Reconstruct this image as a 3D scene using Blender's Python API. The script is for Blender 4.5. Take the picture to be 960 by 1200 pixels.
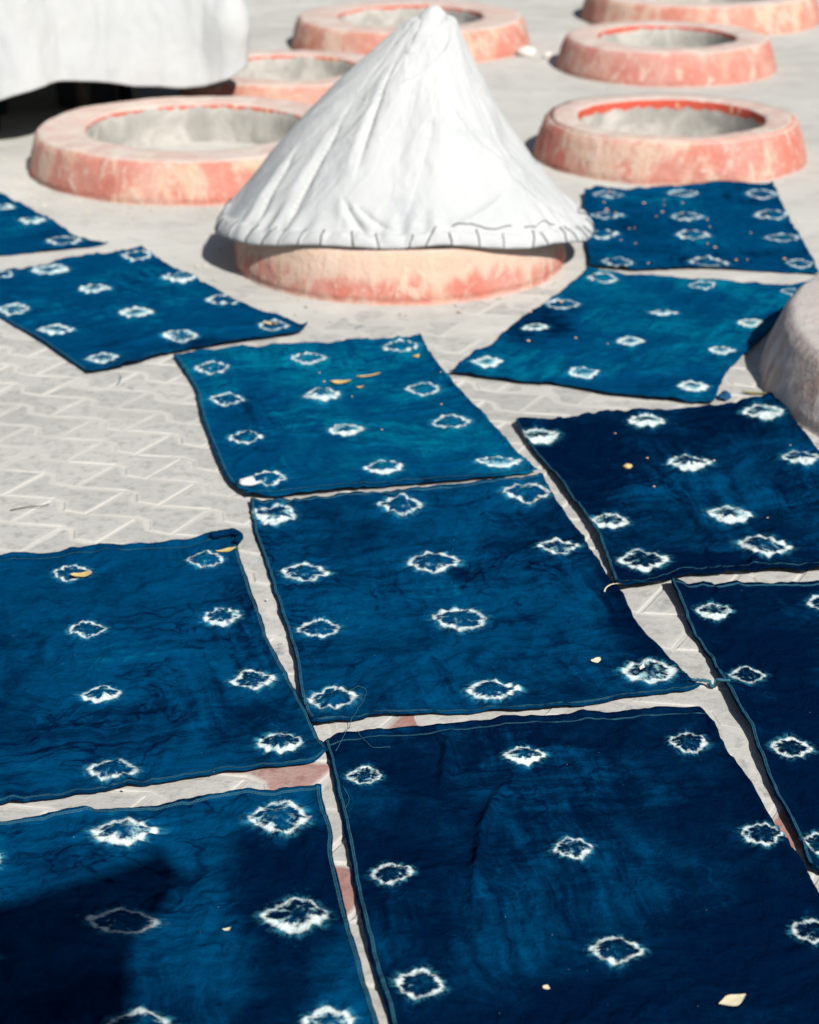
import bpy, bmesh, math, random
import numpy as np
from mathutils import Vector, Matrix

# ------------------------------------------------------------------ clean
for o in list(bpy.data.objects):
    bpy.data.objects.remove(o, do_unlink=True)
scene = bpy.context.scene
C = scene.collection

# ------------------------------------------------------------------ camera
cam_d = bpy.data.cameras.new('camera')
cam_d.sensor_fit = 'VERTICAL'
cam_d.sensor_height = 36.0
cam_d.lens = 66.0
cam_d.clip_start = 0.05
cam_d.clip_end = 1000.0
cam = bpy.data.objects.new('camera', cam_d)
C.objects.link(cam)
cam.location = (0.0, 0.0, 1.5)
cam.rotation_euler = (math.radians(90.0 - 23.2), 0.0, 0.0)
cam_d.dof.use_dof = True
cam_d.dof.focus_distance = 2.95
cam_d.dof.aperture_fstop = 4.8
scene.camera = cam

# ------------------------------------------------------------------ sky and sun
SUN_EL = math.radians(42.5)
SUN_AZ = math.radians(28.0)        # the sun stands behind the camera, 28 degrees to its right
world = bpy.data.worlds.new('World')
scene.world = world
world.use_nodes = True
wt = world.node_tree
wt.nodes.clear()
sky = wt.nodes.new('ShaderNodeTexSky')
sky.sky_type = 'NISHITA'
sky.sun_disc = False
sky.sun_elevation = SUN_EL
sky.sun_rotation = math.pi - SUN_AZ
bg = wt.nodes.new('ShaderNodeBackground')
bg.inputs['Strength'].default_value = 0.05
wo = wt.nodes.new('ShaderNodeOutputWorld')
wt.links.new(sky.outputs[0], bg.inputs['Color'])
wt.links.new(bg.outputs[0], wo.inputs['Surface'])
sun_d = bpy.data.lights.new('sun', 'SUN')
sun_d.energy = 4.9
sun_d.angle = math.radians(0.53)
sun_d.color = (1.0, 0.962, 0.91)
sun = bpy.data.objects.new('sun', sun_d)
C.objects.link(sun)
to_sun = Vector((math.sin(SUN_AZ) * math.cos(SUN_EL), -math.cos(SUN_AZ) * math.cos(SUN_EL), math.sin(SUN_EL)))
sun.rotation_euler = to_sun.to_track_quat('Z', 'Y').to_euler()
sun.location = to_sun * 20
scene.view_settings.view_transform = 'Standard'
scene.view_settings.look = 'None'
scene.view_settings.exposure = 0.38
scene.view_settings.gamma = 1.0
scene.view_settings.use_curve_mapping = False

# ------------------------------------------------------------------ helpers
RNG = random.Random(7)

def _hash(ix, iy, seed):
    h = (ix.astype(np.int64) * 374761393 + iy.astype(np.int64) * 668265263 + seed * 974634777) & 0xFFFFFFFF
    h = ((h ^ (h >> 13)) * 1274126177) & 0xFFFFFFFF
    return ((h ^ (h >> 16)) & 0xFFFF) / 65535.0

def vnoise(x, y, seed=0):
    """smooth value noise, about -1..1"""
    x = np.asarray(x, float); y = np.asarray(y, float)
    ix = np.floor(x); iy = np.floor(y)
    fx = x - ix; fy = y - iy
    fx = fx * fx * fx * (fx * (fx * 6 - 15) + 10); fy = fy * fy * fy * (fy * (fy * 6 - 15) + 10)
    a = _hash(ix, iy, seed); b = _hash(ix + 1, iy, seed)
    c = _hash(ix, iy + 1, seed); d = _hash(ix + 1, iy + 1, seed)
    return ((a * (1 - fx) + b * fx) * (1 - fy) + (c * (1 - fx) + d * fx) * fy) * 2 - 1

def fbm(x, y, seed=0, octv=4, gain=0.5):
    s = 0; a = 1.0; t = 0
    for i in range(octv):
        # rotate every octave so that the lattice does not show
        ca, sa = math.cos(0.6 * i + 0.4), math.sin(0.6 * i + 0.4)
        s = s + a * vnoise((x * ca - y * sa) * 2 ** i, (x * sa + y * ca) * 2 ** i, seed + 17 * i)
        t += a; a *= gain
    return s / t

def sstep(a, b, x):
    t = np.clip((np.asarray(x, float) - a) / (b - a), 0, 1)
    return t * t * (3 - 2 * t)

def mesh_from(name, verts, faces, smooth=True):
    me = bpy.data.meshes.new(name)
    if isinstance(verts, np.ndarray):
        verts = verts.reshape(-1, 3).tolist()
    if isinstance(faces, np.ndarray):
        faces = faces.tolist()
    me.from_pydata(verts, [], faces)
    me.update()
    if smooth:
        me.polygons.foreach_set('use_smooth', [True] * len(me.polygons))
    return me

def link(name, me, mat=None, parent=None, loc=None):
    o = bpy.data.objects.new(name, me)
    C.objects.link(o)
    if mat is not None and me is not None and len(me.materials) == 0:
        me.materials.append(mat)
    if parent is not None:
        o.parent = parent
    if loc is not None:
        o.location = loc
    return o

def tag(o, label=None, cat=None, group=None, kind=None):
    if label: o['label'] = label
    if cat: o['category'] = cat
    if group: o['group'] = group
    if kind: o['kind'] = kind
    return o

def empty(name, loc=(0, 0, 0)):
    o = bpy.data.objects.new(name, None)
    C.objects.link(o)
    o.location = loc
    o.empty_display_size = 0.05
    return o

def grid_faces(nu, nv, wrap=False):
    """quads of an (nv x nu) vertex grid, row major"""
    j, i = np.meshgrid(np.arange(nv - 1), np.arange(nu if wrap else nu - 1), indexing='ij')
    i2 = (i + 1) % nu
    a = j * nu + i; b = j * nu + i2; c = (j + 1) * nu + i2; d = (j + 1) * nu + i
    return np.stack([a, b, c, d], -1).reshape(-1, 4)

def tube(points, radius, sides=8, caps=True):
    """verts, faces of a tube along points; radius may be a list"""
    pts = [Vector(p) for p in points]
    n = len(pts)
    rad = radius if isinstance(radius, (list, tuple)) else [radius] * n
    V = []; Fc = []
    prev = None
    for i, p in enumerate(pts):
        t = (pts[min(i + 1, n - 1)] - pts[max(i - 1, 0)]).normalized()
        if prev is None:
            ref = Vector((0, 0, 1)) if abs(t.z) < 0.9 else Vector((1, 0, 0))
            u = t.cross(ref).normalized()
        else:
            u = (prev - t * prev.dot(t)).normalized()
        prev = u
        w = t.cross(u)
        for k in range(sides):
            a = 2 * math.pi * k / sides
            V.append(p + (u * math.cos(a) + w * math.sin(a)) * rad[i])
    for i in range(n - 1):
        for k in range(sides):
            k2 = (k + 1) % sides
            Fc.append((i * sides + k, i * sides + k2, (i + 1) * sides + k2, (i + 1) * sides + k))
    if caps:
        Fc.append(tuple(range(sides - 1, -1, -1)))
        Fc.append(tuple((n - 1) * sides + k for k in range(sides)))
    return [tuple(v) for v in V], Fc

def set_attr(me, name, arr, typ='FLOAT_VECTOR'):
    a = me.attributes.new(name, typ, 'POINT')
    arr = np.ascontiguousarray(arr, dtype=np.float32)
    a.data.foreach_set('vector' if typ == 'FLOAT_VECTOR' else 'value', arr.ravel())

# ------------------------------------------------------------------ node helper
class NT:
    def __init__(self, name):
        self.m = bpy.data.materials.new(name)
        self.m.use_nodes = True
        self.t = self.m.node_tree
        self.t.nodes.clear()
        self.out = self.t.nodes.new('ShaderNodeOutputMaterial')
        self.b = self.t.nodes.new('ShaderNodeBsdfPrincipled')
        self.t.links.new(self.b.outputs[0], self.out.inputs['Surface'])
    def put(self, sock, v):
        if isinstance(v, bpy.types.NodeSocket):
            self.t.links.new(v, sock)
        elif v is not None:
            if isinstance(v, (tuple, list)) and len(v) == 3 and sock.type == 'RGBA':
                v = (*v, 1.0)
            sock.default_value = v
    def math(self, op, a, b=None, c=None, clamp=False):
        n = self.t.nodes.new('ShaderNodeMath'); n.operation = op; n.use_clamp = clamp
        self.put(n.inputs[0], a)
        if b is not None: self.put(n.inputs[1], b)
        if c is not None: self.put(n.inputs[2], c)
        return n.outputs[0]
    def add(self, a, b): return self.math('ADD', a, b)
    def sub(self, a, b): return self.math('SUBTRACT', a, b)
    def mul(self, a, b): return self.math('MULTIPLY', a, b)
    def vmath(self, op, a, b=None):
        n = self.t.nodes.new('ShaderNodeVectorMath'); n.operation = op
        self.put(n.inputs[0], a)
        if b is not None:
            self.put(n.inputs['Scale'] if op == 'SCALE' else n.inputs[1], b)
        return n.outputs['Value'] if op in ('LENGTH', 'DOT_PRODUCT', 'DISTANCE') else n.outputs[0]
    def sep(self, v):
        n = self.t.nodes.new('ShaderNodeSeparateXYZ'); self.put(n.inputs[0], v); return n.outputs
    def comb(self, x, y, z=0.0):
        n = self.t.nodes.new('ShaderNodeCombineXYZ')
        for s, v in zip(n.inputs, (x, y, z)): self.put(s, v)
        return n.outputs[0]
    def noise(self, vec, scale=5.0, detail=3.0, rough=0.55, dist=0.0, col=False):
        n = self.t.nodes.new('ShaderNodeTexNoise'); n.noise_dimensions = '3D'
        self.put(n.inputs['Vector'], vec); self.put(n.inputs['Scale'], scale)
        self.put(n.inputs['Detail'], detail); self.put(n.inputs['Roughness'], rough); self.put(n.inputs['Distortion'], dist)
        return n.outputs['Color' if col else 'Fac']
    def voronoi(self, vec, scale, feature='F1', out='Distance'):
        n = self.t.nodes.new('ShaderNodeTexVoronoi'); n.feature = feature
        self.put(n.inputs['Vector'], vec); self.put(n.inputs['Scale'], scale)
        return n.outputs[out]
    def smooth(self, x, a, b, lo=0.0, hi=1.0):
        n = self.t.nodes.new('ShaderNodeMapRange'); n.interpolation_type = 'SMOOTHSTEP'
        self.put(n.inputs[0], x)
        for k, v in zip((1, 2, 3, 4), (a, b, lo, hi)): self.put(n.inputs[k], v)
        return n.outputs[0]
    def mix(self, f, a, b, mode='MIX'):
        n = self.t.nodes.new('ShaderNodeMix'); n.data_type = 'RGBA'; n.blend_type = mode
        self.put(n.inputs['Factor'], f); self.put(n.inputs['A'], a) if False else None
        ins = [s for s in n.inputs if s.type == 'RGBA']
        self.put(ins[0], a); self.put(ins[1], b)
        return [s for s in n.outputs if s.type == 'RGBA'][0]
    def attr(self, name, typ='GEOMETRY'):
        n = self.t.nodes.new('ShaderNodeAttribute'); n.attribute_type = typ; n.attribute_name = name
        return n.outputs
    def coord(self, which='Object'):
        n = self.t.nodes.new('ShaderNodeTexCoord'); return n.outputs[which]
    def geo(self, which='Position'):
        n = self.t.nodes.new('ShaderNodeNewGeometry'); return n.outputs[which]
    def rand(self):
        n = self.t.nodes.new('ShaderNodeObjectInfo'); return n.outputs['Random']
    def bump(self, h, strength=0.5, dist=0.01, normal=None):
        n = self.t.nodes.new('ShaderNodeBump')
        n.inputs['Strength'].default_value = strength; n.inputs['Distance'].default_value = dist
        self.put(n.inputs['Height'], h)
        if normal is not None: self.put(n.inputs['Normal'], normal)
        return n.outputs[0]
    def finish(self, color=None, rough=0.8, normal=None, spec=0.3):
        if color is not None: self.put(self.b.inputs['Base Color'], color)
        self.put(self.b.inputs['Roughness'], rough)
        self.put(self.b.inputs['Specular IOR Level'], spec)
        if normal is not None: self.put(self.b.inputs['Normal'], normal)
        return self.m

# ------------------------------------------------------------------ materials
def mat_indigo():
    n = NT('indigo_tie_dyed_cotton')
    ring = n.attr('ring')['Vector']
    rp = n.sep(n.attr('ring_look')['Vector'])
    fill, bias, alive = rp[0], rp[1], rp[2]
    darken = n.attr('darken')['Fac']
    st = n.attr('weave')['Vector']
    tint = n.attr('tint', 'OBJECT')['Fac']
    u, v, seed = n.sep(ring)
    # lens shaped distance from the ring's centre
    au = n.math('POWER', n.math('ABSOLUTE', u), 1.35)
    av = n.math('POWER', n.math('ABSOLUTE', v), 1.35)
    rho0 = n.math('POWER', n.add(au, av), 0.7407)
    inv = n.math('DIVIDE', 1.0, n.math('MAXIMUM', n.math('SQRT', n.add(n.mul(u, u), n.mul(v, v))), 0.05))
    dx, dy = n.mul(u, inv), n.mul(v, inv)
    def around(k, off): return n.comb(dx, dy, n.add(n.mul(seed, k), off))
    lobes = n.sub(n.noise(around(13.7, 0.0), 1.5, 1.0), 0.5)
    crimp = n.sub(n.noise(n.comb(n.mul(dx, 1.0), n.mul(dy, 1.0), n.add(n.mul(rho0, 0.5), n.mul(seed, 7.7))), 4.6, 2.5, 0.6), 0.5)
    uv = n.comb(u, v, n.mul(seed, 11.0))
    fray = n.sub(n.noise(uv, 4.2, 3.0, 0.6), 0.5)
    rays = n.sub(n.noise(n.comb(n.mul(dx, 5.5), n.mul(dy, 5.5), n.add(n.mul(rho0, 1.6), n.mul(seed, 9.1))), 1.0, 4.0, 0.7, 0.3), 0.5)
    rho = n.add(rho0, n.add(n.mul(lobes, 0.46), n.add(n.mul(crimp, 0.13), n.add(n.mul(fray, 0.15), n.mul(rays, 0.05)))))
    depth = n.sub(1.0, rho)                                   # > 0 inside the bound ring
    wn = n.noise(around(5.3, 3.0), 1.7, 2.0)
    thick = n.smooth(wn, 0.40, 0.66)
    width = n.add(0.048, n.mul(thick, 0.19))
    low = n.math('MAXIMUM', n.mul(dy, -1.0), 0.0)
    width = n.math('MAXIMUM', n.add(width, n.mul(bias, n.sub(n.mul(low, 0.55), n.mul(n.math('MAXIMUM', dy, 0.0), 0.22)))), 0.03)
    width = n.add(width, n.mul(n.math('MAXIMUM', n.sub(fill, 0.45), 0.0), 0.40))
    inner = n.sub(depth, n.add(width, n.add(n.mul(rays, 0.10), n.mul(fray, 0.34))))
    outer = n.smooth(n.add(depth, n.mul(rays, 0.16)), -0.13, 0.08)
    core = n.mul(outer, n.smooth(inner, 0.15, -0.10))
    breaks = n.smooth(n.noise(around(3.9, 8.0), 3.0, 2.5), 0.30, 0.42)
    core = n.mul(n.mul(core, n.add(0.30, n.mul(breaks, 0.70))), alive)
    halo = n.mul(n.mul(n.mul(n.smooth(rho, 1.50, 0.98), n.smooth(rho, 0.80, 1.0)), n.smooth(n.add(rays, n.mul(fray, 0.5)), -0.10, 0.20)), alive)
    side = n.smooth(n.noise(around(2.9, 1.0), 1.2, 1.0), 0.40, 0.62)
    fillm = n.mul(n.smooth(depth, 0.02, 0.2), n.smooth(n.add(n.add(n.mul(rays, 0.18), n.mul(fray, 0.9)), n.add(n.mul(fill, 0.36), n.mul(side, 0.14))), 0.20, 0.42))
    fillm = n.mul(n.mul(fillm, n.smooth(rho0, 0.10, 0.70)), alive)
    glow = n.mul(n.mul(n.smooth(depth, 0.0, 0.2), n.smooth(fray, -0.12, 0.22)), alive)
    spokes = n.mul(n.mul(n.mul(n.smooth(rho0, 2.0, 1.05), n.smooth(rho0, 0.8, 1.05)), n.smooth(rays, 0.05, 0.26)), alive)
    smear = n.mul(n.mul(n.smooth(n.math('ABSOLUTE', n.add(u, n.mul(lobes, 1.2))), 0.55, 0.10), n.smooth(fray, -0.2, 0.2)), alive)
    # uneven dye: clouds, strokes along both thread directions, creases that took less dye
    warp = n.vmath('ADD', st, n.vmath('SCALE', n.noise(st, 6.0, 3.0, 0.6, 0.0, True), 0.06))
    cloud = n.noise(st, 3.0, 5.0, 0.62, 0.8)
    small = n.noise(warp, 15.0, 5.0, 0.68, 0.4)
    brush = n.noise(n.vmath('MULTIPLY', warp, (5.0, 42.0, 1.0)), 1.0, 4.0, 0.65, 0.3)
    brush2 = n.noise(n.vmath('MULTIPLY', warp, (36.0, 4.0, 1.0)), 1.0, 4.0, 0.65, 0.3)
    patch = n.noise(n.vmath('ADD', st, (3.0, 7.0, 0.0)), 2.2, 2.0)
    patch2 = n.noise(n.vmath('ADD', st, (13.0, 4.0, 0.0)), 3.4, 2.0)
    fine = n.noise(st, 70.0, 3.0, 0.7)
    f = n.add(n.mul(n.sub(cloud, 0.5), 1.2), n.mul(n.sub(small, 0.5), 0.70))
    f = n.add(f, n.mul(n.mul(n.sub(brush, 0.42), n.smooth(patch, 0.40, 0.62)), 1.3))
    f = n.add(f, n.mul(n.mul(n.sub(brush2, 0.45), n.smooth(patch2, 0.46, 0.64)), 1.5))
    ridge = n.math('ABSOLUTE', n.sub(n.noise(warp, 11.0, 3.0, 0.55, 0.6), 0.5))
    vein = n.mul(n.smooth(ridge, 0.030, 0.0), n.smooth(n.noise(st, 4.1, 2.0), 0.46, 0.60))
    f = n.add(f, n.mul(vein, 0.14))
    ridge2 = n.math('ABSOLUTE', n.sub(n.noise(n.vmath('ADD', warp, (9.0, 2.0, 0.0)), 7.0, 3.0, 0.55, 0.6), 0.5))
    f = n.sub(f, n.mul(n.mul(n.smooth(ridge2, 0.026, 0.0), n.smooth(patch, 0.45, 0.6)), 0.30))
    f = n.add(n.add(f, n.mul(n.sub(fine, 0.5), 0.30)), tint)
    f = n.add(f, n.add(n.mul(spokes, 0.50), n.mul(smear, 0.30)))
    f = n.sub(f, n.mul(darken, 0.72))
    f = n.smooth(f, -0.62, 1.30)
    dark = (0.0003, 0.0065, 0.027)
    mid = (0.0002, 0.044, 0.118)
    lite = (0.0008, 0.130, 0.215)
    base = n.mix(n.smooth(f, 0.0, 0.5), dark, mid)
    base = n.mix(n.smooth(f, 0.5, 1.0), base, lite)
    base = n.mix(n.mul(glow, 0.25), base, (0.012, 0.11, 0.165))
    base = n.mix(n.mul(halo, 0.80), base, (0.045, 0.27, 0.36))
    base = n.mix(n.mul(fillm, 0.85), base, (0.34, 0.56, 0.57))
    base = n.mix(n.mul(core, 0.95), base, (0.62, 0.71, 0.69))
    # lint
    lint = n.smooth(n.voronoi(st, 42.0), 0.034, 0.012)
    keep = n.smooth(n.noise(st, 9.0, 1.0), 0.50, 0.56)
    base = n.mix(n.mul(n.mul(lint, keep), 0.6), base, (0.5, 0.55, 0.55))
    crk = n.noise(n.vmath('MULTIPLY', warp, (60.0, 40.0, 1.0)), 1.0, 5.0, 0.62, 0.8)
    weave = n.noise(st, 420.0, 2.0, 0.6)
    h = n.add(n.add(crk, n.mul(small, 1.6)), n.mul(weave, 0.2))
    return n.finish(base, 0.9, n.bump(h, 0.8, 0.006), 0.0)

def mat_thread(name, col):
    n = NT(name)
    k = n.noise(n.geo(), 160.0, 2.0)
    c = n.mix(k, tuple(x * 0.5 for x in col), tuple(min(1, x * 1.35) for x in col))
    return n.finish(c, 0.8, None, 0.2)

def mat_ground():
    n = NT('pale_dust')
    p = n.geo()
    a = n.noise(p, 0.9, 4.0, 0.6, 0.4)
    b = n.noise(p, 7.0, 5.0, 0.65)
    c = n.noise(p, 75.0, 4.0, 0.7)
    col = n.mix(n.smooth(a, 0.3, 0.7), (0.43, 0.425, 0.39), (0.50, 0.49, 0.455))
    col = n.mix(n.mul(n.smooth(b, 0.47, 0.72), 0.6), col, (0.36, 0.35, 0.32))
    mid = n.noise(p, 2.6, 6.0, 0.68, 1.0)
    col = n.mix(n.mul(n.smooth(mid, 0.48, 0.66), 0.4), col, (0.34, 0.33, 0.31))
    col = n.mix(n.mul(n.smooth(mid, 0.45, 0.34), 0.5), col, (0.56, 0.54, 0.50))
    col = n.mix(n.mul(n.smooth(c, 0.55, 0.75), 0.45), col, (0.56, 0.53, 0.48))
    # blue drips of the dye house and old damp marks
    s = n.mul(n.smooth(n.noise(p, 3.1, 5.0, 0.7, 1.0), 0.60, 0.74), n.smooth(n.noise(p, 0.7, 2.0), 0.42, 0.6))
    col = n.mix(n.mul(s, 0.5), col, (0.25, 0.26, 0.27))
    grit = n.smooth(n.voronoi(p, 95.0), 0.22, 0.10)
    gk = n.smooth(n.noise(p, 13.0, 2.0), 0.53, 0.60)
    col = n.mix(n.mul(n.mul(grit, gk), 0.5), col, (0.23, 0.22, 0.21))
    h = n.add(n.mul(b, 0.5), n.mul(c, 0.25))
    return n.finish(col, 0.92, n.bump(h, 0.45, 0.01), 0.15)

def mat_paver(name, c0, c1):
    n = NT(name)
    p = n.geo()
    r = n.rand()
    col = n.mix(r, c0, c1)
    a = n.noise(p, 5.0, 5.0, 0.65, 0.3)
    b = n.noise(p, 38.0, 5.0, 0.7)
    col = n.mix(n.mul(n.smooth(a, 0.42, 0.72), 0.45), col, (0.47, 0.45, 0.415))
    col = n.mix(n.mul(n.smooth(b, 0.48, 0.66), 0.6), col, tuple(x * 0.64 for x in c0))
    spot = n.smooth(n.noise(p, 13.0, 4.0, 0.65, 0.6), 0.60, 0.68)
    sk = n.smooth(n.noise(p, 2.3, 2.0), 0.47, 0.56)
    grime = n.smooth(n.noise(p, 2.0, 5.0, 0.7, 0.8), 0.46, 0.66)
    col = n.mix(n.mul(grime, 0.5), col, (0.29, 0.285, 0.27))
    col = n.mix(n.mul(n.mul(spot, sk), 0.8), col, (0.20, 0.215, 0.225))
    # dust lying towards the joints
    e = n.attr('edge')['Fac']
    col = n.mix(n.mul(n.smooth(n.add(e, n.mul(n.sub(a, 0.5), 1.3)), 0.25, 1.0), 0.8), col, (0.48, 0.465, 0.43))
    h = n.add(n.mul(a, 0.6), n.mul(b, 0.4))
    return n.finish(col, 0.9, n.bump(h, 0.8, 0.008), 0.1)

def mat_vat(name, red, patch, seed, cream=0.0, grey=0.0):
    """old red limewash on cement: worn to cream in patches, dusty where it faces up"""
    n = NT(name)
    o = n.coord('Object')
    ov = n.vmath('ADD', o, (seed, seed * 0.7, 0.0))
    x, y, z = n.sep(o)
    sv = n.vmath('MULTIPLY', ov, (1.0, 1.0, 0.22))
    a = n.noise(sv, 9.0, 5.0, 0.62, 0.5)
    b = n.noise(ov, 28.0, 5.0, 0.7)
    big = n.noise(ov, 3.1, 3.0, 0.6, 0.4)
    col = n.mix(n.smooth(big, 0.35, 0.65), red, tuple(q * w for q, w in zip(red, (1.05, 1.28, 1.3))))
    col = n.mix(n.mul(n.smooth(n.add(a, n.mul(n.sub(big, 0.5), 0.7)), 0.48, 0.64), patch), col, (0.57, 0.42, 0.30))
    chip = n.noise(n.vmath('MULTIPLY', ov, (1.0, 1.0, 0.6)), 15.0, 6.0, 0.72, 0.6)
    col = n.mix(n.mul(n.smooth(chip, 0.53, 0.60), 0.75), col, (0.55, 0.41, 0.33))
    col = n.mix(n.mul(n.smooth(chip, 0.40, 0.33), 0.5), col, tuple(q * 0.72 for q in red))
    col = n.mix(n.mul(n.smooth(b, 0.56, 0.70), 0.5), col, (0.56, 0.42, 0.35))
    if cream:
        k = n.smooth(n.add(z, n.mul(n.sub(a, 0.5), 0.16)), 0.045, 0.085)
        col = n.mix(n.mul(k, cream), col, (0.58, 0.44, 0.33))
    if grey:
        col = n.mix(n.mul(n.smooth(n.noise(ov, 6.0, 6.0, 0.7, 0.8), 0.34, 0.60), grey), col, (0.46, 0.44, 0.42))
        stv = n.vmath('MULTIPLY', ov, (1.0, 1.0, 0.12))
        col = n.mix(n.mul(n.smooth(n.noise(stv, 26.0, 5.0, 0.7, 0.4), 0.47, 0.60), 0.8), col, (0.60, 0.58, 0.55))
        col = n.mix(n.mul(n.smooth(n.noise(stv, 17.0, 5.0, 0.7, 0.6), 0.57, 0.68), 0.55), col, (0.20, 0.18, 0.185))
        col = n.mix(n.mul(n.smooth(n.noise(ov, 4.5, 4.0, 0.7, 0.6), 0.55, 0.68), 0.5), col, (0.42, 0.24, 0.22))
    dustn = n.sep(n.geo('Normal'))[2]
    dk = n.smooth(n.add(dustn, n.mul(n.sub(b, 0.5), 0.25)), 0.62, 0.92)
    top = n.mix(n.smooth(a, 0.38, 0.62), (0.52, 0.385, 0.335), (0.55, 0.495, 0.445))
    col = n.mix(n.mul(dk, n.smooth(b, 0.68, 0.50, 0.55, 0.94)), col, top if not grey else (0.40, 0.39, 0.37))
    # lime and dust bloom over the whole wall
    col = n.mix(n.add(0.10, n.mul(n.smooth(n.noise(ov, 5.0, 5.0, 0.65, 0.5), 0.38, 0.66), 0.24)), col, (0.56, 0.45, 0.39))
    # splash dust at the foot
    ft = n.smooth(n.add(z, n.mul(n.sub(a, 0.5), 0.05)), 0.016, -0.004)
    col = n.mix(n.mul(ft, 0.5), col, (0.47, 0.43, 0.38))
    h = n.add(n.mul(a, 0.5), n.add(n.mul(b, 0.5), n.mul(chip, 0.6)))
    return n.finish(col, 0.88, n.bump(h, 0.8, 0.016), 0.15)

def mat_inner(name, red, seed, band):
    n = NT(name)
    o = n.coord('Object')
    ov = n.vmath('ADD', o, (seed, seed * 1.3, 0.0))
    z = n.sep(o)[2]
    a = n.noise(ov, 7.0, 5.0, 0.65, 0.5)
    b = n.noise(n.vmath('MULTIPLY', ov, (1.0, 1.0, 0.3)), 22.0, 4.0, 0.65)
    grey = n.mix(n.smooth(a, 0.35, 0.65), (0.30, 0.29, 0.265), (0.47, 0.45, 0.41))
    k = n.smooth(n.add(z, n.mul(n.sub(b, 0.5), 0.06)), 0.145 - band - 0.004, 0.145 - band + 0.004)
    rd = n.mix(n.smooth(b, 0.60, 0.66), (0.46, 0.075, 0.045), (0.58, 0.40, 0.26))
    col = n.mix(k, grey, rd)
    return n.finish(col, 0.85, n.bump(n.add(a, b), 0.5, 0.012), 0.2)

def mat_canvas(name, seed=0.0, stain=0.5):
    n = NT(name)
    o = n.vmath('ADD', n.coord('Object'), (seed, seed, seed))
    a = n.noise(o, 2.3, 5.0, 0.62, 0.6)
    b = n.noise(o, 9.0, 5.0, 0.65, 0.5)
    w = n.noise(o, 240.0, 2.0, 0.6)
    col = n.mix(n.smooth(a, 0.35, 0.7), (0.468, 0.478, 0.471), (0.425, 0.44, 0.442))
    col = n.mix(n.mul(n.smooth(b, 0.56, 0.74), stain), col, (0.33, 0.36, 0.38))
    col = n.mix(n.mul(n.smooth(n.noise(o, 5.5, 3.0, 0.6), 0.66, 0.72), 0.45 * stain), col, (0.30, 0.345, 0.385))
    h = n.add(n.mul(n.noise(o, 26.0, 5.0, 0.65, 1.0), 0.9), n.mul(w, 0.12))
    return n.finish(col, 0.85, n.bump(h, 0.25, 0.010), 0.1)

def mat_plain(name, c0, c1, scale=30.0, rough=0.8, stretch=None, bump=0.3, spec=0.3):
    n = NT(name)
    p = n.coord('Object')
    if stretch: p = n.vmath('MULTIPLY', p, stretch)
    a = n.noise(p, scale, 4.0, 0.65)
    col = n.mix(n.smooth(a, 0.3, 0.7), c0, c1)
    col = n.mix(n.mul(n.rand(), 0.3), col, tuple(x * 0.7 for x in c0))
    return n.finish(col, rough, n.bump(a, bump, 0.004), spec)

M_INDIGO = mat_indigo()
M_THREAD = mat_thread('faded_blue_thread', (0.024, 0.110, 0.160))
M_THREAD_DARK = mat_thread('dark_thread', (0.035, 0.035, 0.04))
M_GROUND = mat_ground()
M_PAVER = mat_paver('grey_concrete_paver', (0.385, 0.382, 0.358), (0.445, 0.438, 0.41))
M_PAVER_RED = mat_paver('brick_red_paver', (0.30, 0.155, 0.135), (0.34, 0.19, 0.165))
M_CANVAS = mat_canvas('white_canvas', 0.0, 0.55)
M_SHEET = mat_canvas('white_sheet_cotton', 4.0, 0.15)
M_WOOD = mat_plain('dark_weathered_wood', (0.025, 0.020, 0.017), (0.05, 0.04, 0.034), 20.0, 0.8, (8, 8, 1))
M_BAMBOO = mat_plain('bamboo', (0.30, 0.22, 0.11), (0.40, 0.31, 0.17), 12.0, 0.6, (6, 6, 1))
M_BUCKET = mat_plain('dark_plastic', (0.02, 0.024, 0.03), (0.04, 0.045, 0.055), 15.0, 0.5)
M_DYE = mat_plain('indigo_bath', (0.01, 0.02, 0.05), (0.02, 0.05, 0.09), 6.0, 0.25)
M_LEAF = mat_plain('dry_yellow_leaf', (0.50, 0.34, 0.10), (0.62, 0.47, 0.20), 60.0, 0.7)
M_LEAF_PALE = mat_plain('pale_straw_leaf', (0.62, 0.55, 0.36), (0.70, 0.64, 0.48), 60.0, 0.7)
M_STONE = mat_plain('pale_pebble', (0.60, 0.57, 0.52), (0.72, 0.70, 0.66), 40.0, 0.85)
M_SCRAP = mat_plain('blue_rag', (0.004, 0.05, 0.13), (0.008, 0.08, 0.18), 60.0, 0.85)

# ------------------------------------------------------------------ ground (one sheet out to the horizon)
def joint_level(x, y):
    """height of the dust sheet: down in the joints near by, drifting over the pavers further off"""
    drift = sstep(4.3, 5.6, y + 0.45 * fbm(x * 1.1, y * 1.1, 5, 3))
    z = -0.0016 + 0.0052 * drift + 0.0017 * fbm(x * 2.3, y * 2.3, 11, 4) + 0.0016 * fbm(x * 11, y * 11, 3, 3)
    far = sstep(9, 16, np.hypot(x, y - 5))
    return z * (1 - far) + 0.003 * far

gx = np.concatenate([[-300, -120, -40, -15, -7, -4], np.arange(-2.4, -1.31, 0.05), np.arange(-1.3, 1.31, 0.012), np.arange(1.35, 2.61, 0.05), [4, 7, 15, 40, 120, 300]])
gy = np.concatenate([[-300, -120, -40, -15, -6, -2, 0], np.arange(1.0, 5.6, 0.012), np.arange(5.62, 11.01, 0.04), [13, 18, 30, 60, 140, 300]])
X, Y = np.meshgrid(gx, gy)
V = np.stack([X, Y, joint_level(X, Y)], -1)
ground = link('ground', mesh_from('ground', V, grid_faces(len(gx), len(gy))), M_GROUND)
tag(ground, 'pale dusty ground of the yard running under everything', 'ground', kind='structure')

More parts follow.
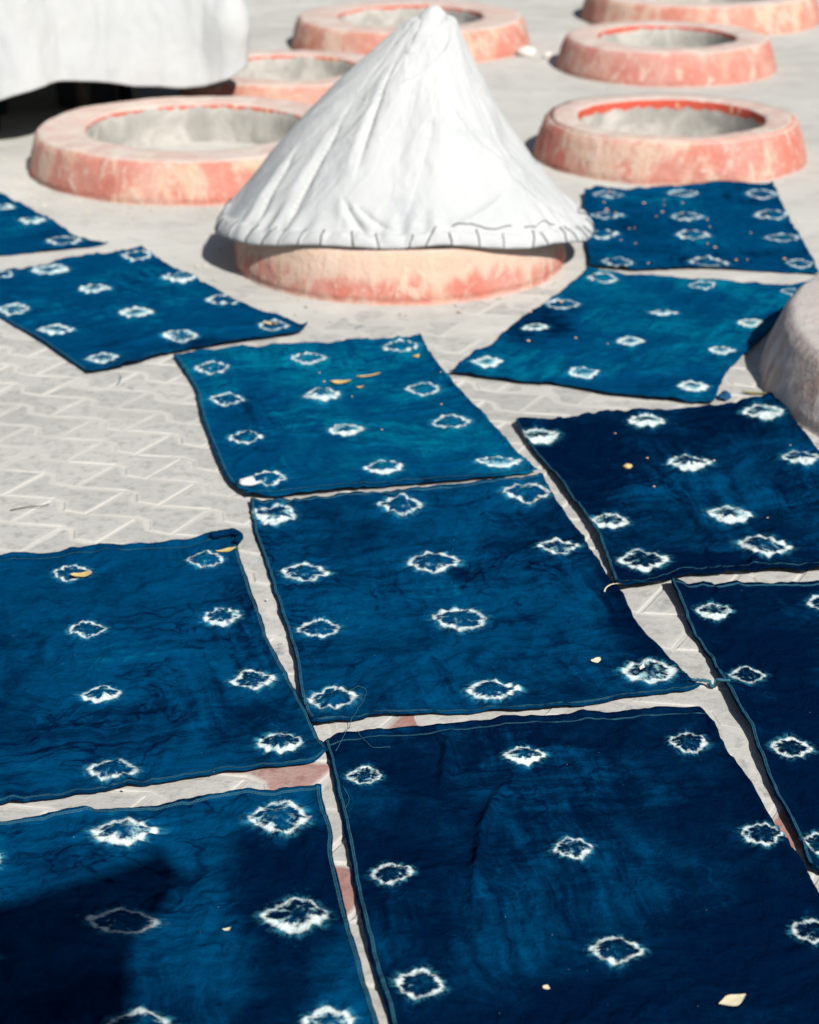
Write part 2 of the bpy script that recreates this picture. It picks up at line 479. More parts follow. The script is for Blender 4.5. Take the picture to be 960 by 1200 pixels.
# ------------------------------------------------------------------ layout of the cloths (metres on the ground): edges T, R, B, L and rings (x, y, rx, ry, fill, low bias)
CLOTHS = {
 'A': dict(
  T=[(-0.924,3.2714),(-0.8357,3.2793),(-0.7873,3.2832),(-0.6752,3.2991),(-0.5474,3.3271),(-0.4334,3.3474),(-0.366,3.3762),(-0.3405,3.372)],
  R=[(-0.3405,3.372),(-0.3254,3.2714),(-0.2879,3.1025),(-0.2397,2.8988),(-0.1857,2.7247),(-0.149,2.599),(-0.126,2.5305)],
  B=[(-0.6968,2.3621),(-0.6073,2.3853),(-0.5343,2.4019),(-0.4487,2.4258),(-0.3615,2.4476),(-0.2733,2.4723),(-0.1963,2.4898),(-0.1499,2.5049),(-0.126,2.5305)],
  L=[(-0.924,3.2714),(-0.6968,2.3621)],
  r=[(-0.634,3.198,0.0369,0.0316,0.15,0.0),(-0.567,2.954,0.0316,0.0308,0.15,0.0),(-0.506,2.722,0.0337,0.027,0.3,0.6),(-0.454,2.482,0.0379,0.0302,0.15,0.0),(-0.391,3.252,0.0342,0.0359,0.15,0.0),(-0.334,3.005,0.035,0.0348,0.4,0.5),(-0.261,2.769,0.0356,0.036,0.4,0.0),(-0.203,2.559,0.0361,0.0317,0.4,0.6),(-0.861,3.139,0.0348,0.0306,0.15,0.0),(-0.792,2.899,0.0326,0.0269,0.15,0.0),(-0.737,2.687,0.0334,0.0264,0.15,0.0),(-0.681,2.462,0.0337,0.0276,0.15,0.0)],
 ),
 'B': dict(
  T=[(-0.5925,4.4772),(-0.5175,4.5177),(-0.3902,4.5452),(-0.2182,4.5798),(-0.0876,4.6009),(0.0088,4.615),(0.0265,4.6435)],
  R=[(0.0265,4.6435),(0.0495,4.5041),(0.0992,4.3022),(0.1583,4.0923),(0.2123,3.8943),(0.2477,3.7813),(0.272,3.6977)],
  B=[(-0.3334,3.5577),(-0.2462,3.5667),(-0.1416,3.5941),(-0.0356,3.6172),(0.1075,3.6453),(0.2167,3.6785),(0.272,3.6977)],
  L=[(-0.5925,4.4772),(-0.5135,4.2342),(-0.4781,4.0469),(-0.43,3.832),(-0.379,3.6359),(-0.3334,3.5577)],
  r=[(-0.486,4.372,0.0419,0.044,0.15,0.0),(-0.251,4.444,0.0425,0.0446,0.15,0.0),(-0.022,4.538,0.0433,0.0455,0.15,0.0),(-0.427,4.15,0.0401,0.0421,0.15,0.0),(-0.206,4.18,0.0443,0.0443,0.6,0.6),(0.031,4.228,0.0407,0.0427,0.15,0.0),(-0.364,3.894,0.0379,0.0398,0.15,0.0),(-0.14,3.948,0.0403,0.0401,0.65,0.6),(0.095,3.997,0.0426,0.0448,0.15,0.0),(-0.296,3.65,0.0395,0.0395,0.15,0.0),(-0.055,3.712,0.0418,0.0361,0.2,0.7),(0.193,3.751,0.0477,0.0368,0.6,0.0)],
 ),
 'C': dict(
  T=[(-0.3264,3.5352),(-0.2277,3.5487),(-0.0706,3.5804),(0.1159,3.6265),(0.2155,3.6547),(0.2816,3.6785)],
  R=[(0.2816,3.6785),(0.3063,3.4998),(0.3355,3.372),(0.3694,3.1683),(0.3845,3.1133),(0.4061,2.9575),(0.4326,2.867),(0.4661,2.7899),(0.4896,2.754)],
  B=[(-0.1552,2.6152),(-0.0822,2.6343),(0.0,2.6537),(0.166,2.6677),(0.2778,2.6818),(0.3499,2.7074),(0.4588,2.7364),(0.4896,2.754)],
  L=[(-0.3264,3.5352),(-0.3019,3.372),(-0.2645,3.1945),(-0.2292,3.0149),(-0.1971,2.8513),(-0.1818,2.7306),(-0.1649,2.6454),(-0.1552,2.6152)],
  r=[(-0.27,3.469,0.0447,0.0469,0.5,0.5),(-0.017,3.509,0.0451,0.0474,0.15,0.0),(0.242,3.58,0.0476,0.05,0.15,0.0),(-0.197,3.195,0.0433,0.0386,0.15,0.0),(0.045,3.24,0.0487,0.0467,0.15,0.0),(0.288,3.299,0.0379,0.037,0.5,0.0),(-0.16,2.964,0.0377,0.0341,0.15,0.0),(0.09,2.998,0.0487,0.0442,0.15,0.0),(-0.127,2.699,0.0405,0.0372,0.15,0.0),(0.137,2.731,0.0423,0.0352,0.15,0.0),(0.402,2.796,0.0474,0.0394,0.6,0.0)],
 ),
 'D': dict(
  T=[(-0.1357,2.5723),(-0.1083,2.5963),(-0.0543,2.6071),(0.0,2.6125),(0.1649,2.6454),(0.2895,2.6565),(0.3876,2.6705),(0.4584,2.6818),(0.4776,2.6705)],
  R=[(0.4776,2.6705),(0.4857,2.6316),(0.4938,2.5513),(0.51,2.4873),(0.5215,2.4019),(0.5349,2.321),(0.5508,2.2232),(0.5677,2.1023),(0.5833,1.9912),(0.6018,1.8405),(0.6341,1.6921)],
  B=[(0.0048,1.6442),(0.2121,1.6645),(0.4073,1.6782),(0.6341,1.6921)],
  L=[(-0.1357,2.5723),(-0.1221,2.4999),(-0.1069,2.4019),(-0.0906,2.2877),(-0.0767,2.1817),(-0.0626,2.0831),(-0.0437,1.9736),(-0.0264,1.8888),(0.0048,1.6442)],
  r=[(-0.069,2.47,0.026,0.0273,0.4,0.0),(0.177,2.525,0.0318,0.0263,0.5,0.6),(0.436,2.562,0.0295,0.0309,0.15,0.0),(-0.025,2.202,0.0285,0.0289,0.15,0.0),(0.233,2.266,0.0292,0.0262,0.3,0.3),(0.507,2.301,0.0295,0.0289,0.15,0.0),(0.012,1.958,0.0315,0.029,0.15,0.0),(0.269,2.027,0.0335,0.0306,0.15,0.0),(0.536,2.068,0.0283,0.0297,0.15,0.0),(0.04,1.742,0.0299,0.0244,0.15,0.0),(0.296,1.802,0.0306,0.0256,0.15,0.0),(0.571,1.841,0.0311,0.0264,0.15,0.0)],
 ),
 'E': dict(
  T=[(-0.7251,2.2987),(-0.598,2.3391),(-0.539,2.3574),(-0.4789,2.3737),(-0.3732,2.3853),(-0.2937,2.4138),(-0.2504,2.4306),(-0.2051,2.4258),(-0.161,2.4403),(-0.1327,2.4403)],
  R=[(-0.1327,2.4403),(-0.1262,2.3783),(-0.1098,2.3098),(-0.1078,2.255),(-0.0941,2.1715),(-0.0772,2.0737),(-0.0603,1.9824),(-0.0402,1.8888),(0.0142,1.6177)],
  B=[(-0.5629,1.548),(-0.3055,1.5729),(0.0142,1.6177)],
  L=[(-0.7251,2.2987),(-0.5629,1.548)],
  r=[(-0.416,2.312,0.0457,0.0353,0.6,0.3),(-0.19,2.351,0.0438,0.0448,0.4,0.0),(-0.383,2.093,0.0469,0.0285,0.15,0.0),(-0.153,2.104,0.0425,0.0395,0.5,0.5),(-0.1,1.881,0.0327,0.0288,0.5,-0.6),(-0.611,2.24,0.0385,0.0317,0.15,0.0),(-0.576,2.009,0.0399,0.0301,0.15,0.0),(-0.336,1.872,0.0399,0.0301,0.15,0.0)],
 ),
 'F': dict(
  T=[(0.2398,3.9857),(0.2568,4.0133),(0.3105,4.0022),(0.3909,4.0356),(0.502,4.0695),(0.6111,4.0752),(0.7355,4.1154),(0.8231,4.1622),(0.8667,4.204)],
  R=[(0.8667,4.204),(0.8719,4.0469),(0.8802,3.9369),(0.8923,3.8065),(0.9018,3.5895),(0.9451,3.2912)],
  B=[(0.3798,3.1133),(0.4171,3.1242),(0.4681,3.1425),(0.5079,3.1683),(0.6112,3.187),(0.6917,3.1983),(0.7703,3.1983),(0.9451,3.2912)],
  L=[(0.2398,3.9857),(0.2658,3.8371),(0.2992,3.6977),(0.3282,3.5577),(0.3608,3.3928),(0.3743,3.2519),(0.3798,3.1133)],
  r=[(0.289,3.91,0.0457,0.0479,0.7,0.9),(0.539,3.997,0.0426,0.041,0.7,0.8),(0.815,4.058,0.0471,0.0495,0.65,0.9),(0.6,3.737,0.0457,0.0457,0.5,0.8),(0.842,3.756,0.0404,0.0425,0.4,0.9),(0.397,3.422,0.0391,0.041,0.6,0.6),(0.643,3.469,0.043,0.0443,0.65,0.9),(0.443,3.24,0.047,0.0431,0.3,0.3),(0.685,3.307,0.0512,0.0483,0.5,0.0),(0.881,3.414,0.0475,0.047,0.15,0.0)],
 ),
 'G': dict(
  T=[(0.4803,3.1388),(0.5023,3.1498),(0.5177,3.1351),(0.5567,3.1425),(0.5661,3.1315),(0.6031,3.1461),(0.6759,3.1461),(0.7613,3.1535),(0.977,3.1908)],
  R=[(0.977,3.1908),(0.9995,2.7748),(1.0323,2.2987)],
  B=[(0.5599,2.2085),(0.6186,2.2044),(0.8112,2.255),(1.0323,2.2987)],
  L=[(0.4803,3.1388),(0.489,3.0494),(0.4934,2.9575),(0.5068,2.8733),(0.5152,2.802),(0.5229,2.7306),(0.5293,2.6649),(0.5382,2.6017),(0.5401,2.5254),(0.5432,2.4379),(0.5511,2.3551),(0.5555,2.2987),(0.5599,2.2085)],
  r=[(0.547,3.032,0.0307,0.0322,0.5,0.9),(0.567,2.784,0.0301,0.0316,0.15,0.0),(0.596,2.549,0.032,0.0315,0.15,0.0),(0.589,2.281,0.0269,0.0282,0.15,0.0),(0.751,3.063,0.031,0.0325,0.15,0.0),(0.904,3.088,0.0312,0.0298,0.15,0.0),(0.781,2.82,0.0318,0.0334,0.15,0.0),(0.807,2.578,0.0323,0.0296,0.15,0.0),(0.82,2.332,0.0311,0.0274,0.15,0.0)],
 ),
 'H': dict(
  T=[(0.5121,5.2495),(0.6353,5.2054),(0.7308,5.1879),(0.8003,5.1619),(0.9629,5.1191),(1.0546,5.0937),(1.1314,5.1191)],
  R=[(1.1314,5.1191),(1.0448,4.9142),(0.9327,4.6722),(0.8385,4.4772),(0.7693,4.3337),(0.7263,4.186),(0.7094,4.127)],
  B=[(0.0938,4.3464),(0.247,4.2834),(0.3681,4.2526),(0.4747,4.192),(0.5721,4.1622),(0.7094,4.127)],
  L=[(0.5121,5.2495),(0.4004,4.9944),(0.2822,4.7605),(0.2241,4.615),(0.1611,4.4974),(0.0938,4.3464)],
  r=[(0.416,4.922,0.0465,0.0442,0.15,0.0),(0.823,5.102,0.036,0.0378,0.15,0.0),(0.191,4.424,0.0381,0.04,1,0.0),(0.425,4.34,0.0375,0.0355,0.7,0.0),(0.566,4.587,0.035,0.0367,1,0.0),(0.786,4.511,0.0345,0.0362,1,0.0),(0.678,4.246,0.0368,0.0386,1,0.0),(0.899,4.753,0.0338,0.0355,1,0.0),(0.681,4.844,0.039,0.0287,1,0.0),(0.548,5.162,0.0412,0.0433,0.15,0.0),(1.06,5.035,0.0285,0.0299,0.15,0.0),(0.329,4.709,0.0358,0.0273,1,0.0)],
 ),
 'I': dict(
  T=[(0.5819,6.1514),(0.6333,6.2473),(0.7159,6.211),(0.8908,6.2352),(1.0437,6.2963),(1.2082,6.3086),(1.2394,6.321)],
  R=[(1.2394,6.321),(1.2178,6.0582),(1.1982,5.7302),(1.1896,5.4804),(1.1728,5.2054)],
  B=[(0.5201,5.2853),(0.6401,5.2495),(0.8025,5.2673),(0.9847,5.2495),(1.1728,5.2054)],
  L=[(0.5819,6.1514),(0.5615,5.9452),(0.562,5.7932),(0.5354,5.578),(0.5201,5.2853)],
  r=[(0.659,6.151,0.0483,0.0507,0.15,0.0),(0.91,6.163,0.0483,0.0508,0.15,0.0),(1.17,6.151,0.0511,0.0536,0.15,0.0),(0.627,5.857,0.0489,0.0513,0.15,0.0),(0.885,5.857,0.0516,0.0542,0.15,0.0),(1.155,5.879,0.0545,0.0572,0.15,0.0),(0.59,5.608,0.047,0.0494,0.15,0.0),(0.871,5.618,0.0523,0.0549,0.15,0.0),(1.139,5.598,0.0495,0.052,0.15,0.0),(0.604,5.303,0.0447,0.047,0.15,0.0),(0.871,5.312,0.0547,0.0507,0.15,0.0),(1.135,5.303,0.0373,0.0391,0.15,0.0)],
 ),
 'J': dict(
  T=[(-1.3358,5.1706),(-1.1799,5.2406),(-1.0914,5.2943),(-0.9798,5.3859),(-0.8771,5.4423),(-0.8046,5.49)],
  R=[(-0.8046,5.49),(-0.6945,5.2943),(-0.5867,5.1362),(-0.4225,4.8828),(-0.3169,4.7755),(-0.2668,4.7233)],
  B=[(-0.7848,4.34),(-0.6799,4.4109),(-0.6048,4.4906),(-0.4933,4.559),(-0.3756,4.615),(-0.2923,4.6578),(-0.2668,4.7233)],
  L=[(-1.3358,5.1706),(-1.0927,4.8057),(-0.9692,4.6292),(-0.8533,4.4505),(-0.7848,4.34)],
  r=[(-0.807,5.395,0.0454,0.0477,0.15,0.0),(-0.65,5.162,0.0461,0.0481,0.4,0.5),(-0.507,4.954,0.0468,0.0491,0.15,0.0),(-0.359,4.723,0.0404,0.0411,0.15,0.0),(-1.04,5.258,0.0542,0.0498,0.8,0.0),(-0.877,5.06,0.0429,0.045,0.8,0.0),(-0.733,4.836,0.0458,0.0481,0.9,0.0),(-0.587,4.622,0.044,0.0396,0.6,0.0),(-1.068,4.867,0.0414,0.0434,0.6,0.0),(-0.924,4.687,0.0445,0.0406,0.7,0.0),(-0.766,4.45,0.0383,0.0402,0.7,0.0),(-1.171,5.197,0.039,0.0406,0.15,0.0)],
 ),
 'K': dict(
  T=[(-1.9592,6.1045),(-1.7622,6.2717),(-1.532,6.409)],
  R=[(-1.532,6.409),(-1.3697,6.1871),(-1.2111,5.9452),(-1.0926,5.7511),(-1.0038,5.5978),(-0.9105,5.5484)],
  B=[(-1.5356,5.2853),(-1.3768,5.3489),(-1.2146,5.414),(-1.0737,5.4613),(-0.9778,5.4997),(-0.9105,5.5484)],
  L=[(-1.9592,6.1045),(-1.5356,5.2853)],
  r=[(-1.19,5.804,0.0431,0.0452,0.9,0.0),(-1.051,5.568,0.0493,0.0518,0.15,0.0),(-1.322,5.99,0.0388,0.0407,0.8,0.0),(-1.315,5.529,0.0464,0.0487,0.15,0.0),(-1.474,5.89,0.0491,0.0516,0.15,0.0)],
 ),
}

# ------------------------------------------------------------------ interlocking pavers
PL, PW = 0.210, 0.106                       # length along the row, row pitch
PA = math.radians(-28.0)                    # rows run to the right and slightly towards the camera
ROW = np.array([math.cos(PA), math.sin(PA)])
CRS = np.array([-math.sin(PA), math.cos(PA)])
ORG = np.array([-0.4619, 3.4038])
WAVE = [(0.0, -0.018), (0.100, 0.018), (0.131, 0.012), (0.157, -0.022), (0.210, -0.018)]   # one period of the wavy long side

def wave(s):
    s = s % PL
    for (a, p), (b, q) in zip(WAVE, WAVE[1:]):
        if s <= b:
            return p + (q - p) * (s - a) / (b - a)
    return WAVE[-1][1]

def paver_outline(inset):
    # lower side carries the wave of its own row, upper side that of the next one (half a paver on)
    low = [(s, wave(s)) for s in (0.0, 0.100, 0.131, 0.157, PL - 1e-6)]
    up = [(s, PW + wave(s - PL / 2)) for s in (PL - 1e-6, PL / 2, 0.052, 0.026, 0.0)]
    pts = [Vector((a, b)) for a, b in low + up]
    n = len(pts); res = []
    for i in range(n):
        p0, p1, p2 = pts[i - 1], pts[i], pts[(i + 1) % n]
        e1 = (p1 - p0).normalized(); e2 = (p2 - p1).normalized()
        n1 = Vector((-e1.y, e1.x)); n2 = Vector((-e2.y, e2.x))
        m = (n1 + n2); m = m / max(m.dot(n1), 0.35) if m.length > 1e-6 else n1
        res.append(p1 + m * inset)
    return res

def paver_mesh():
    rings = [(paver_outline(0.0020), -0.016, 1.0), (paver_outline(0.0022), -0.0020, 1.0), (paver_outline(0.0058), 0.0, 0.9), (paver_outline(0.017), 0.0005, 0.0)]
    V = []; F = []; E = []
    n = len(rings[0][0])
    for pts, z, e in rings:
        V += [(p.x - PL / 2, p.y - PW / 2, z) for p in pts]; E += [e] * n
    for r in range(len(rings) - 1):
        for i in range(n):
            j = (i + 1) % n
            F.append((r * n + i, r * n + j, (r + 1) * n + j, (r + 1) * n + i))
    F.append(tuple((len(rings) - 1) * n + i for i in range(n)))
    me = mesh_from('paver', V, F, smooth=False)
    set_attr(me, 'edge', np.array(E), 'FLOAT')
    return me

def in_poly(pt, poly):
    x, y = pt; c = False; n = len(poly)
    for i in range(n):
        x1, y1 = poly[i]; x2, y2 = poly[i - 1]
        if (y1 > y) != (y2 > y) and x < (x2 - x1) * (y - y1) / (y2 - y1) + x1:
            c = not c
    return c

def cloth_poly(d):
    return d['T'] + d['R'][1:] + d['B'][::-1][1:] + d['L'][::-1][1:]
POLYS = {k: cloth_poly(d) for k, d in CLOTHS.items()}
RED_SPOTS = [(-0.041, 2.626), (-0.128, 2.487), (-0.0965, 2.244), (0.537, 2.362)]

pave = empty('pavement')
tag(pave, 'zigzag interlocking concrete pavers, worn and dusty, showing between the cloths', 'pavement', kind='structure')
me_pv = paver_mesh()
me_pv.materials.append(M_PAVER)
prs = random.Random(3)
spots = []
rest = []
for k in range(-44, 46):
    for m in range(-40, 44):
        c = ORG + ROW * (m * PL + k * PL / 2 + PL / 2) + CRS * (k * PW + PW / 2)
        x, y = c
        if not (0.9 < y < 5.15) or abs(x) > 2.3: continue
        if (x + 0.028) ** 2 + (y - 5.414) ** 2 < 0.40 ** 2: continue
        if (x - 1.795) ** 2 + (y - 4.25) ** 2 < 0.88 ** 2: continue
        # leave out a paver wholly covered by one cloth
        corner = [c + ROW * a * PL * 0.5 + CRS * b * PW * 0.62 for a in (-1, 0, 1) for b in (-1, 1)]
        if any(all(in_poly(q, P) for q in corner) for P in POLYS.values()): continue
        (spots if y > 1.78 and abs(x) < 0.225 * y + 0.20 else rest).append((k, m, c))
for k, m, c in spots:
    o = link('paver', me_pv, None, pave, (c[0], c[1], 0.0))
    o.rotation_euler = (prs.uniform(-0.009, 0.009), prs.uniform(-0.006, 0.006), PA + prs.uniform(-0.008, 0.008))
    o.location.z = prs.uniform(-0.0012, 0.0008)
    for r in RED_SPOTS:
        d = np.array(r) - c
        if abs(d @ ROW) < PL / 2 and abs(d @ CRS - 0.0) < PW / 2:
            o.material_slots[0].link = 'OBJECT'
            o.material_slots[0].material = M_PAVER_RED
# the same paving beyond the edges of the view, joined into one piece
pv = np.array([v.co[:] for v in me_pv.vertices]); pf = [tuple(p.vertices) for p in me_pv.polygons]
pe = np.zeros(len(pv), np.float32); me_pv.attributes['edge'].data.foreach_get('value', pe)
ca, sa = math.cos(PA), math.sin(PA)
VV = []; FF = []
for k, m, c in rest:
    b = len(VV) * len(pv)
    VV.append(np.stack([pv[:, 0] * ca - pv[:, 1] * sa + c[0], pv[:, 0] * sa + pv[:, 1] * ca + c[1], pv[:, 2] + prs.uniform(-0.0012, 0.0008)], -1))
    FF += [tuple(i + b for i in f) for f in pf]
me = mesh_from('paver_field', np.concatenate(VV), FF, smooth=False)
set_attr(me, 'edge', np.tile(pe, len(rest)), 'FLOAT')
link('paver_field', me, M_PAVER, pave)['kind'] = 'stuff'
print('PAVERS', len(spots), len(rest))

# ------------------------------------------------------------------ vats
def lathe(profile, nseg, seed, amp, centre_noise=2.2):
    """profile [(r, z)] -> verts, faces with a hand-built unevenness"""
    th = np.linspace(0, 2 * math.pi, nseg, endpoint=False)
    rows = []
    for i, (r, z) in enumerate(profile):
        cx, cy = np.cos(th), np.sin(th)
        w = 1 + amp * (fbm(cx * centre_noise + 3 * seed, cy * centre_noise + z * 4, seed, 3) + 0.55 * fbm(cx * 9 + seed, cy * 9 + z * 30, seed + 5, 3) + 0.22 * fbm(cx * 30 + seed, cy * 30 + z * 60, seed + 7, 2))
        zz = z + (0.006 * fbm(cx * 2.0 + 1.7, cy * 2.0, seed + 9, 3) + 0.0022 * fbm(cx * 14 * r + 1.7, cy * 14 * r, seed + 19, 3) if z > 0.03 else 0)
        rows.append(np.stack([cx * r * w, cy * r * w, np.full(nseg, 0.0) + zz], -1))
    V = np.concatenate(rows)
    return V, grid_faces(nseg, len(profile), wrap=True)

def make_vat(loc, r_top, rim, label, seed, red, patch=0.6, band=0.035, cream=0.0, grey=0.0, flare=0.045, h=0.145, covered=False):
    root = empty('dye_vat', (loc[0], loc[1], 0.0))
    tag(root, label, 'dye vat', 'round masonry dye vats sunk in the yard')
    rb, hole = r_top + flare, r_top - rim
    prof = [(rb + 0.012, -0.03), (rb, 0.0), (rb - 0.006, 0.012)]
    for t in np.linspace(0.12, 0.88, 9):
        prof.append((rb + (r_top - rb) * t + 0.004 * math.sin(t * math.pi), h * t))
    prof += [(r_top - 0.001, h - 0.009), (r_top - 0.007, h - 0.002), (r_top - 0.018, h)]
    for t in np.linspace(0.15, 0.85, 6):
        prof.append((r_top + (hole - r_top) * t, h + 0.002 * math.sin(t * 3.1)))
    prof += [(hole + 0.012, h - 0.001), (hole + 0.004, h - 0.006)]
    V, F = lathe(prof, 240 if grey else 160, seed, 0.006 if grey else 0.010)
    m = mat_vat('limewashed_vat_wall', red, patch, seed * 1.37, cream, grey)
    link('vat_wall', mesh_from('vat_wall', V, F), m, root)
    ip = [(hole + 0.0045, h - 0.005), (hole + 0.001, h - 0.014)] + [(hole - 0.002 + 0.012 * t, h - 0.014 - 0.34 * t) for t in np.linspace(0.08, 1, 12)]
    V, F = lathe(ip, 160, seed, 0.010)
    link('inner_wall', mesh_from('inner_wall', V, F), mat_inner('vat_lining', tuple(c * 0.85 for c in red), seed * 2.1, band), root)
    # the bath at the bottom: a slightly rippled disc
    rr = np.linspace(0.0, hole + 0.03, 14); th = np.linspace(0, 2 * math.pi, 64, endpoint=False)
    R, T = np.meshgrid(rr, th, indexing='ij')
    x, y = R * np.cos(T), R * np.sin(T)
    V = np.stack([x, y, -0.16 + 0.003 * fbm(x * 9, y * 9, seed, 3)], -1)
    link('dye_bath', mesh_from('dye_bath', V, grid_faces(64, len(rr), wrap=True)), M_DYE, root)
    return root

RED = (0.46, 0.118, 0.082)
PINK = (0.45, 0.125, 0.095)
make_vat((-0.028, 5.414), 0.462, 0.10, 'red and cream worn vat under the white conical cover', 11, RED, 0.55, cream=0.75, flare=0.030)
make_vat((-0.746, 6.622), 0.563, 0.175, 'widest open red vat, between the hanging white sheet and the covered vat', 22, (0.47, 0.14, 0.10), 0.75, band=0.012, flare=0.035)
make_vat((-0.488, 7.80), 0.425, 0.135, 'faded pink vat half hidden behind the widest open vat and the white sheet', 33, (0.47, 0.145, 0.10), 0.5, band=0.012)
make_vat((0.004, 9.20), 0.535, 0.19, 'red vat behind the peak of the conical cover with two stones beside it', 44, (0.47, 0.14, 0.095), 0.7, band=0.016)
make_vat((0.945, 6.787), 0.452, 0.118, 'red vat beside the leaf-strewn blue cloth, its inside edge painted deep red', 55, RED, 0.75, band=0.036)
make_vat((1.157, 8.60), 0.452, 0.145, 'evenly pink-red vat standing behind the one with the deep red inside edge', 66, PINK, 0.25, band=0.022)
make_vat((1.519, 10.05), 0.581, 0.16, 'farthest red vat, standing behind the evenly pink-red vat', 77, (0.47, 0.14, 0.095), 0.7, band=0.02)
make_vat((1.798, 4.25), 0.885, 0.26, 'broad grey cement vat with scuffed pinkish side beside the blue cloths', 88, (0.40, 0.24, 0.21), 0.35, grey=0.8, flare=0.060, h=0.150)

# ------------------------------------------------------------------ indigo cloths
def catmull(pts, n):
    """n points evenly spaced along a smooth line through pts"""
    p = np.array(pts, float)
    if len(p) == 2:
        return p[0] + (p[1] - p[0]) * np.linspace(0, 1, n)[:, None]
    q = np.vstack([2 * p[0] - p[1], p, 2 * p[-1] - p[-2]])
    out = []
    for i in range(1, len(q) - 2):
        t = np.linspace(0, 1, 24, endpoint=False)[:, None]
        p0, p1, p2, p3 = q[i - 1], q[i], q[i + 1], q[i + 2]
        out.append(0.5 * ((2 * p1) + (-p0 + p2) * t + (2 * p0 - 5 * p1 + 4 * p2 - p3) * t ** 2 + (-p0 + 3 * p1 - 3 * p2 + p3) * t ** 3))
    out = np.vstack(out + [p[-1:]])
    d = np.concatenate([[0], np.cumsum(np.hypot(*np.diff(out, axis=0).T))])
    s = np.linspace(0, d[-1], n)
    return np.stack([np.interp(s, d, out[:, 0]), np.interp(s, d, out[:, 1])], -1)

def seg_dist(x, y, a, b):
    ax, ay = a; bx, by = b
    dx, dy = bx - ax, by - ay
    t = np.clip(((x - ax) * dx + (y - ay) * dy) / (dx * dx + dy * dy), 0, 1)
    return np.hypot(x - ax - t * dx, y - ay - t * dy), t

def zigzag_band(P, Nn, width, step, lift):
    """overlock stitching: two edge threads and a zigzag between them, flat ribbons along points P with side vectors Nn"""
    V = []; F = []
    def ribbon(pts, w, nrm):
        b = len(V)
        for p, n in zip(pts, nrm):
            V.append(p - n * w); V.append(p + n * w)
        for i in range(len(pts) - 1):
            F.append((b + 2 * i, b + 2 * i + 1, b + 2 * i + 3, b + 2 * i + 2))
    up = np.array([0, 0, lift])
    ribbon(P + up - Nn * width * 0.5, 0.00042, Nn)
    ribbon(P + up + Nn * width * 0.5, 0.00042, Nn)
    d = np.concatenate([[0], np.cumsum(np.linalg.norm(np.diff(P, axis=0), axis=1))])
    s = np.arange(0, d[-1], step)
    Z = np.stack([np.interp(s, d, P[:, i]) for i in range(3)], -1)
    W = np.stack([np.interp(s, d, Nn[:, i]) for i in range(3)], -1)
    side = np.where(np.arange(len(s)) % 2 == 0, 0.5, -0.5)[:, None]
    Zp = Z + up * 1.3 + W * side * width
    T = np.gradient(Z, axis=0); T /= np.linalg.norm(T, axis=1)[:, None] + 1e-9
    ribbon(Zp, 0.00042, T)
    return np.array(V), F

CLOTH_INFO = {
 # tint, layer height, grid step, seed, edge lift (T, R, B, L), stitched edges {edge: inset in m}, label
 'A': (0.10, 0.000, 0.0045, 1, (.004, .003, .003, .004), {'T': .026, 'R': .006, 'B': .005}, 'blue cloth with bunched hem corner and two yellow leaves, its top hem against bare pavers'),
 'B': (0.52, 0.002, 0.0055, 2, (.004, .004, .004, .005), {'L': .006, 'B': .022}, 'lighter blue cloth with two yellow leaves lying near its middle rings'),
 'C': (0.06, 0.000, 0.0045, 3, (.004, .005, .003, .003), {'L': .005, 'B': .005, 'T': .012}, 'blue cloth with eleven white rings, lying between the bunched-corner cloth and the strip of pavers'),
 'D': (-0.20, 0.000, 0.0042, 4, (.004, .004, .003, .004), {'T': .024, 'L': .007}, 'dark blue cloth with two long creases and a yellow leaf on it'),
 'E': (0.06, 0.000, 0.0042, 5, (.005, .004, .003, .003), {'T': .010, 'R': .005}, 'blue cloth with wide white rings partly covered by a black shadow'),
 'F': (-0.14, 0.003, 0.0050, 6, (.005, .003, .009, .0075), {'L': .004, 'B': .030}, 'dark blue cloth with solid white crescents, one corner touching the broad grey vat'),
 'G': (-0.30, 0.000, 0.0046, 7, (.005, .003, .004, .0075), {'L': .005, 'T': .012, 'B': .006}, 'darkest blue cloth with a raised, blue-stitched long edge'),
 'H': (0.46, 0.000, 0.0065, 8, (.004, .004, .008, .005), {'B': .012}, 'blue cloth with filled white spots, crossed by the shadow of the broad grey vat'),
 'I': (0.24, 0.002, 0.0075, 9, (.010, .006, .004, .008), {}, 'blue cloth littered with fallen petals and leaf bits beside the covered vat'),
 'J': (0.28, 0.000, 0.0065, 10, (.004, .004, .010, .004), {'L': .006, 'B': .020}, 'blue cloth laid askew with a pointed corner towards the covered vat'),
 'K': (0.30, 0.000, 0.0085, 12, (.004, .006, .006, .004), {}, 'blue cloth tip lying below the widest open vat'),
}
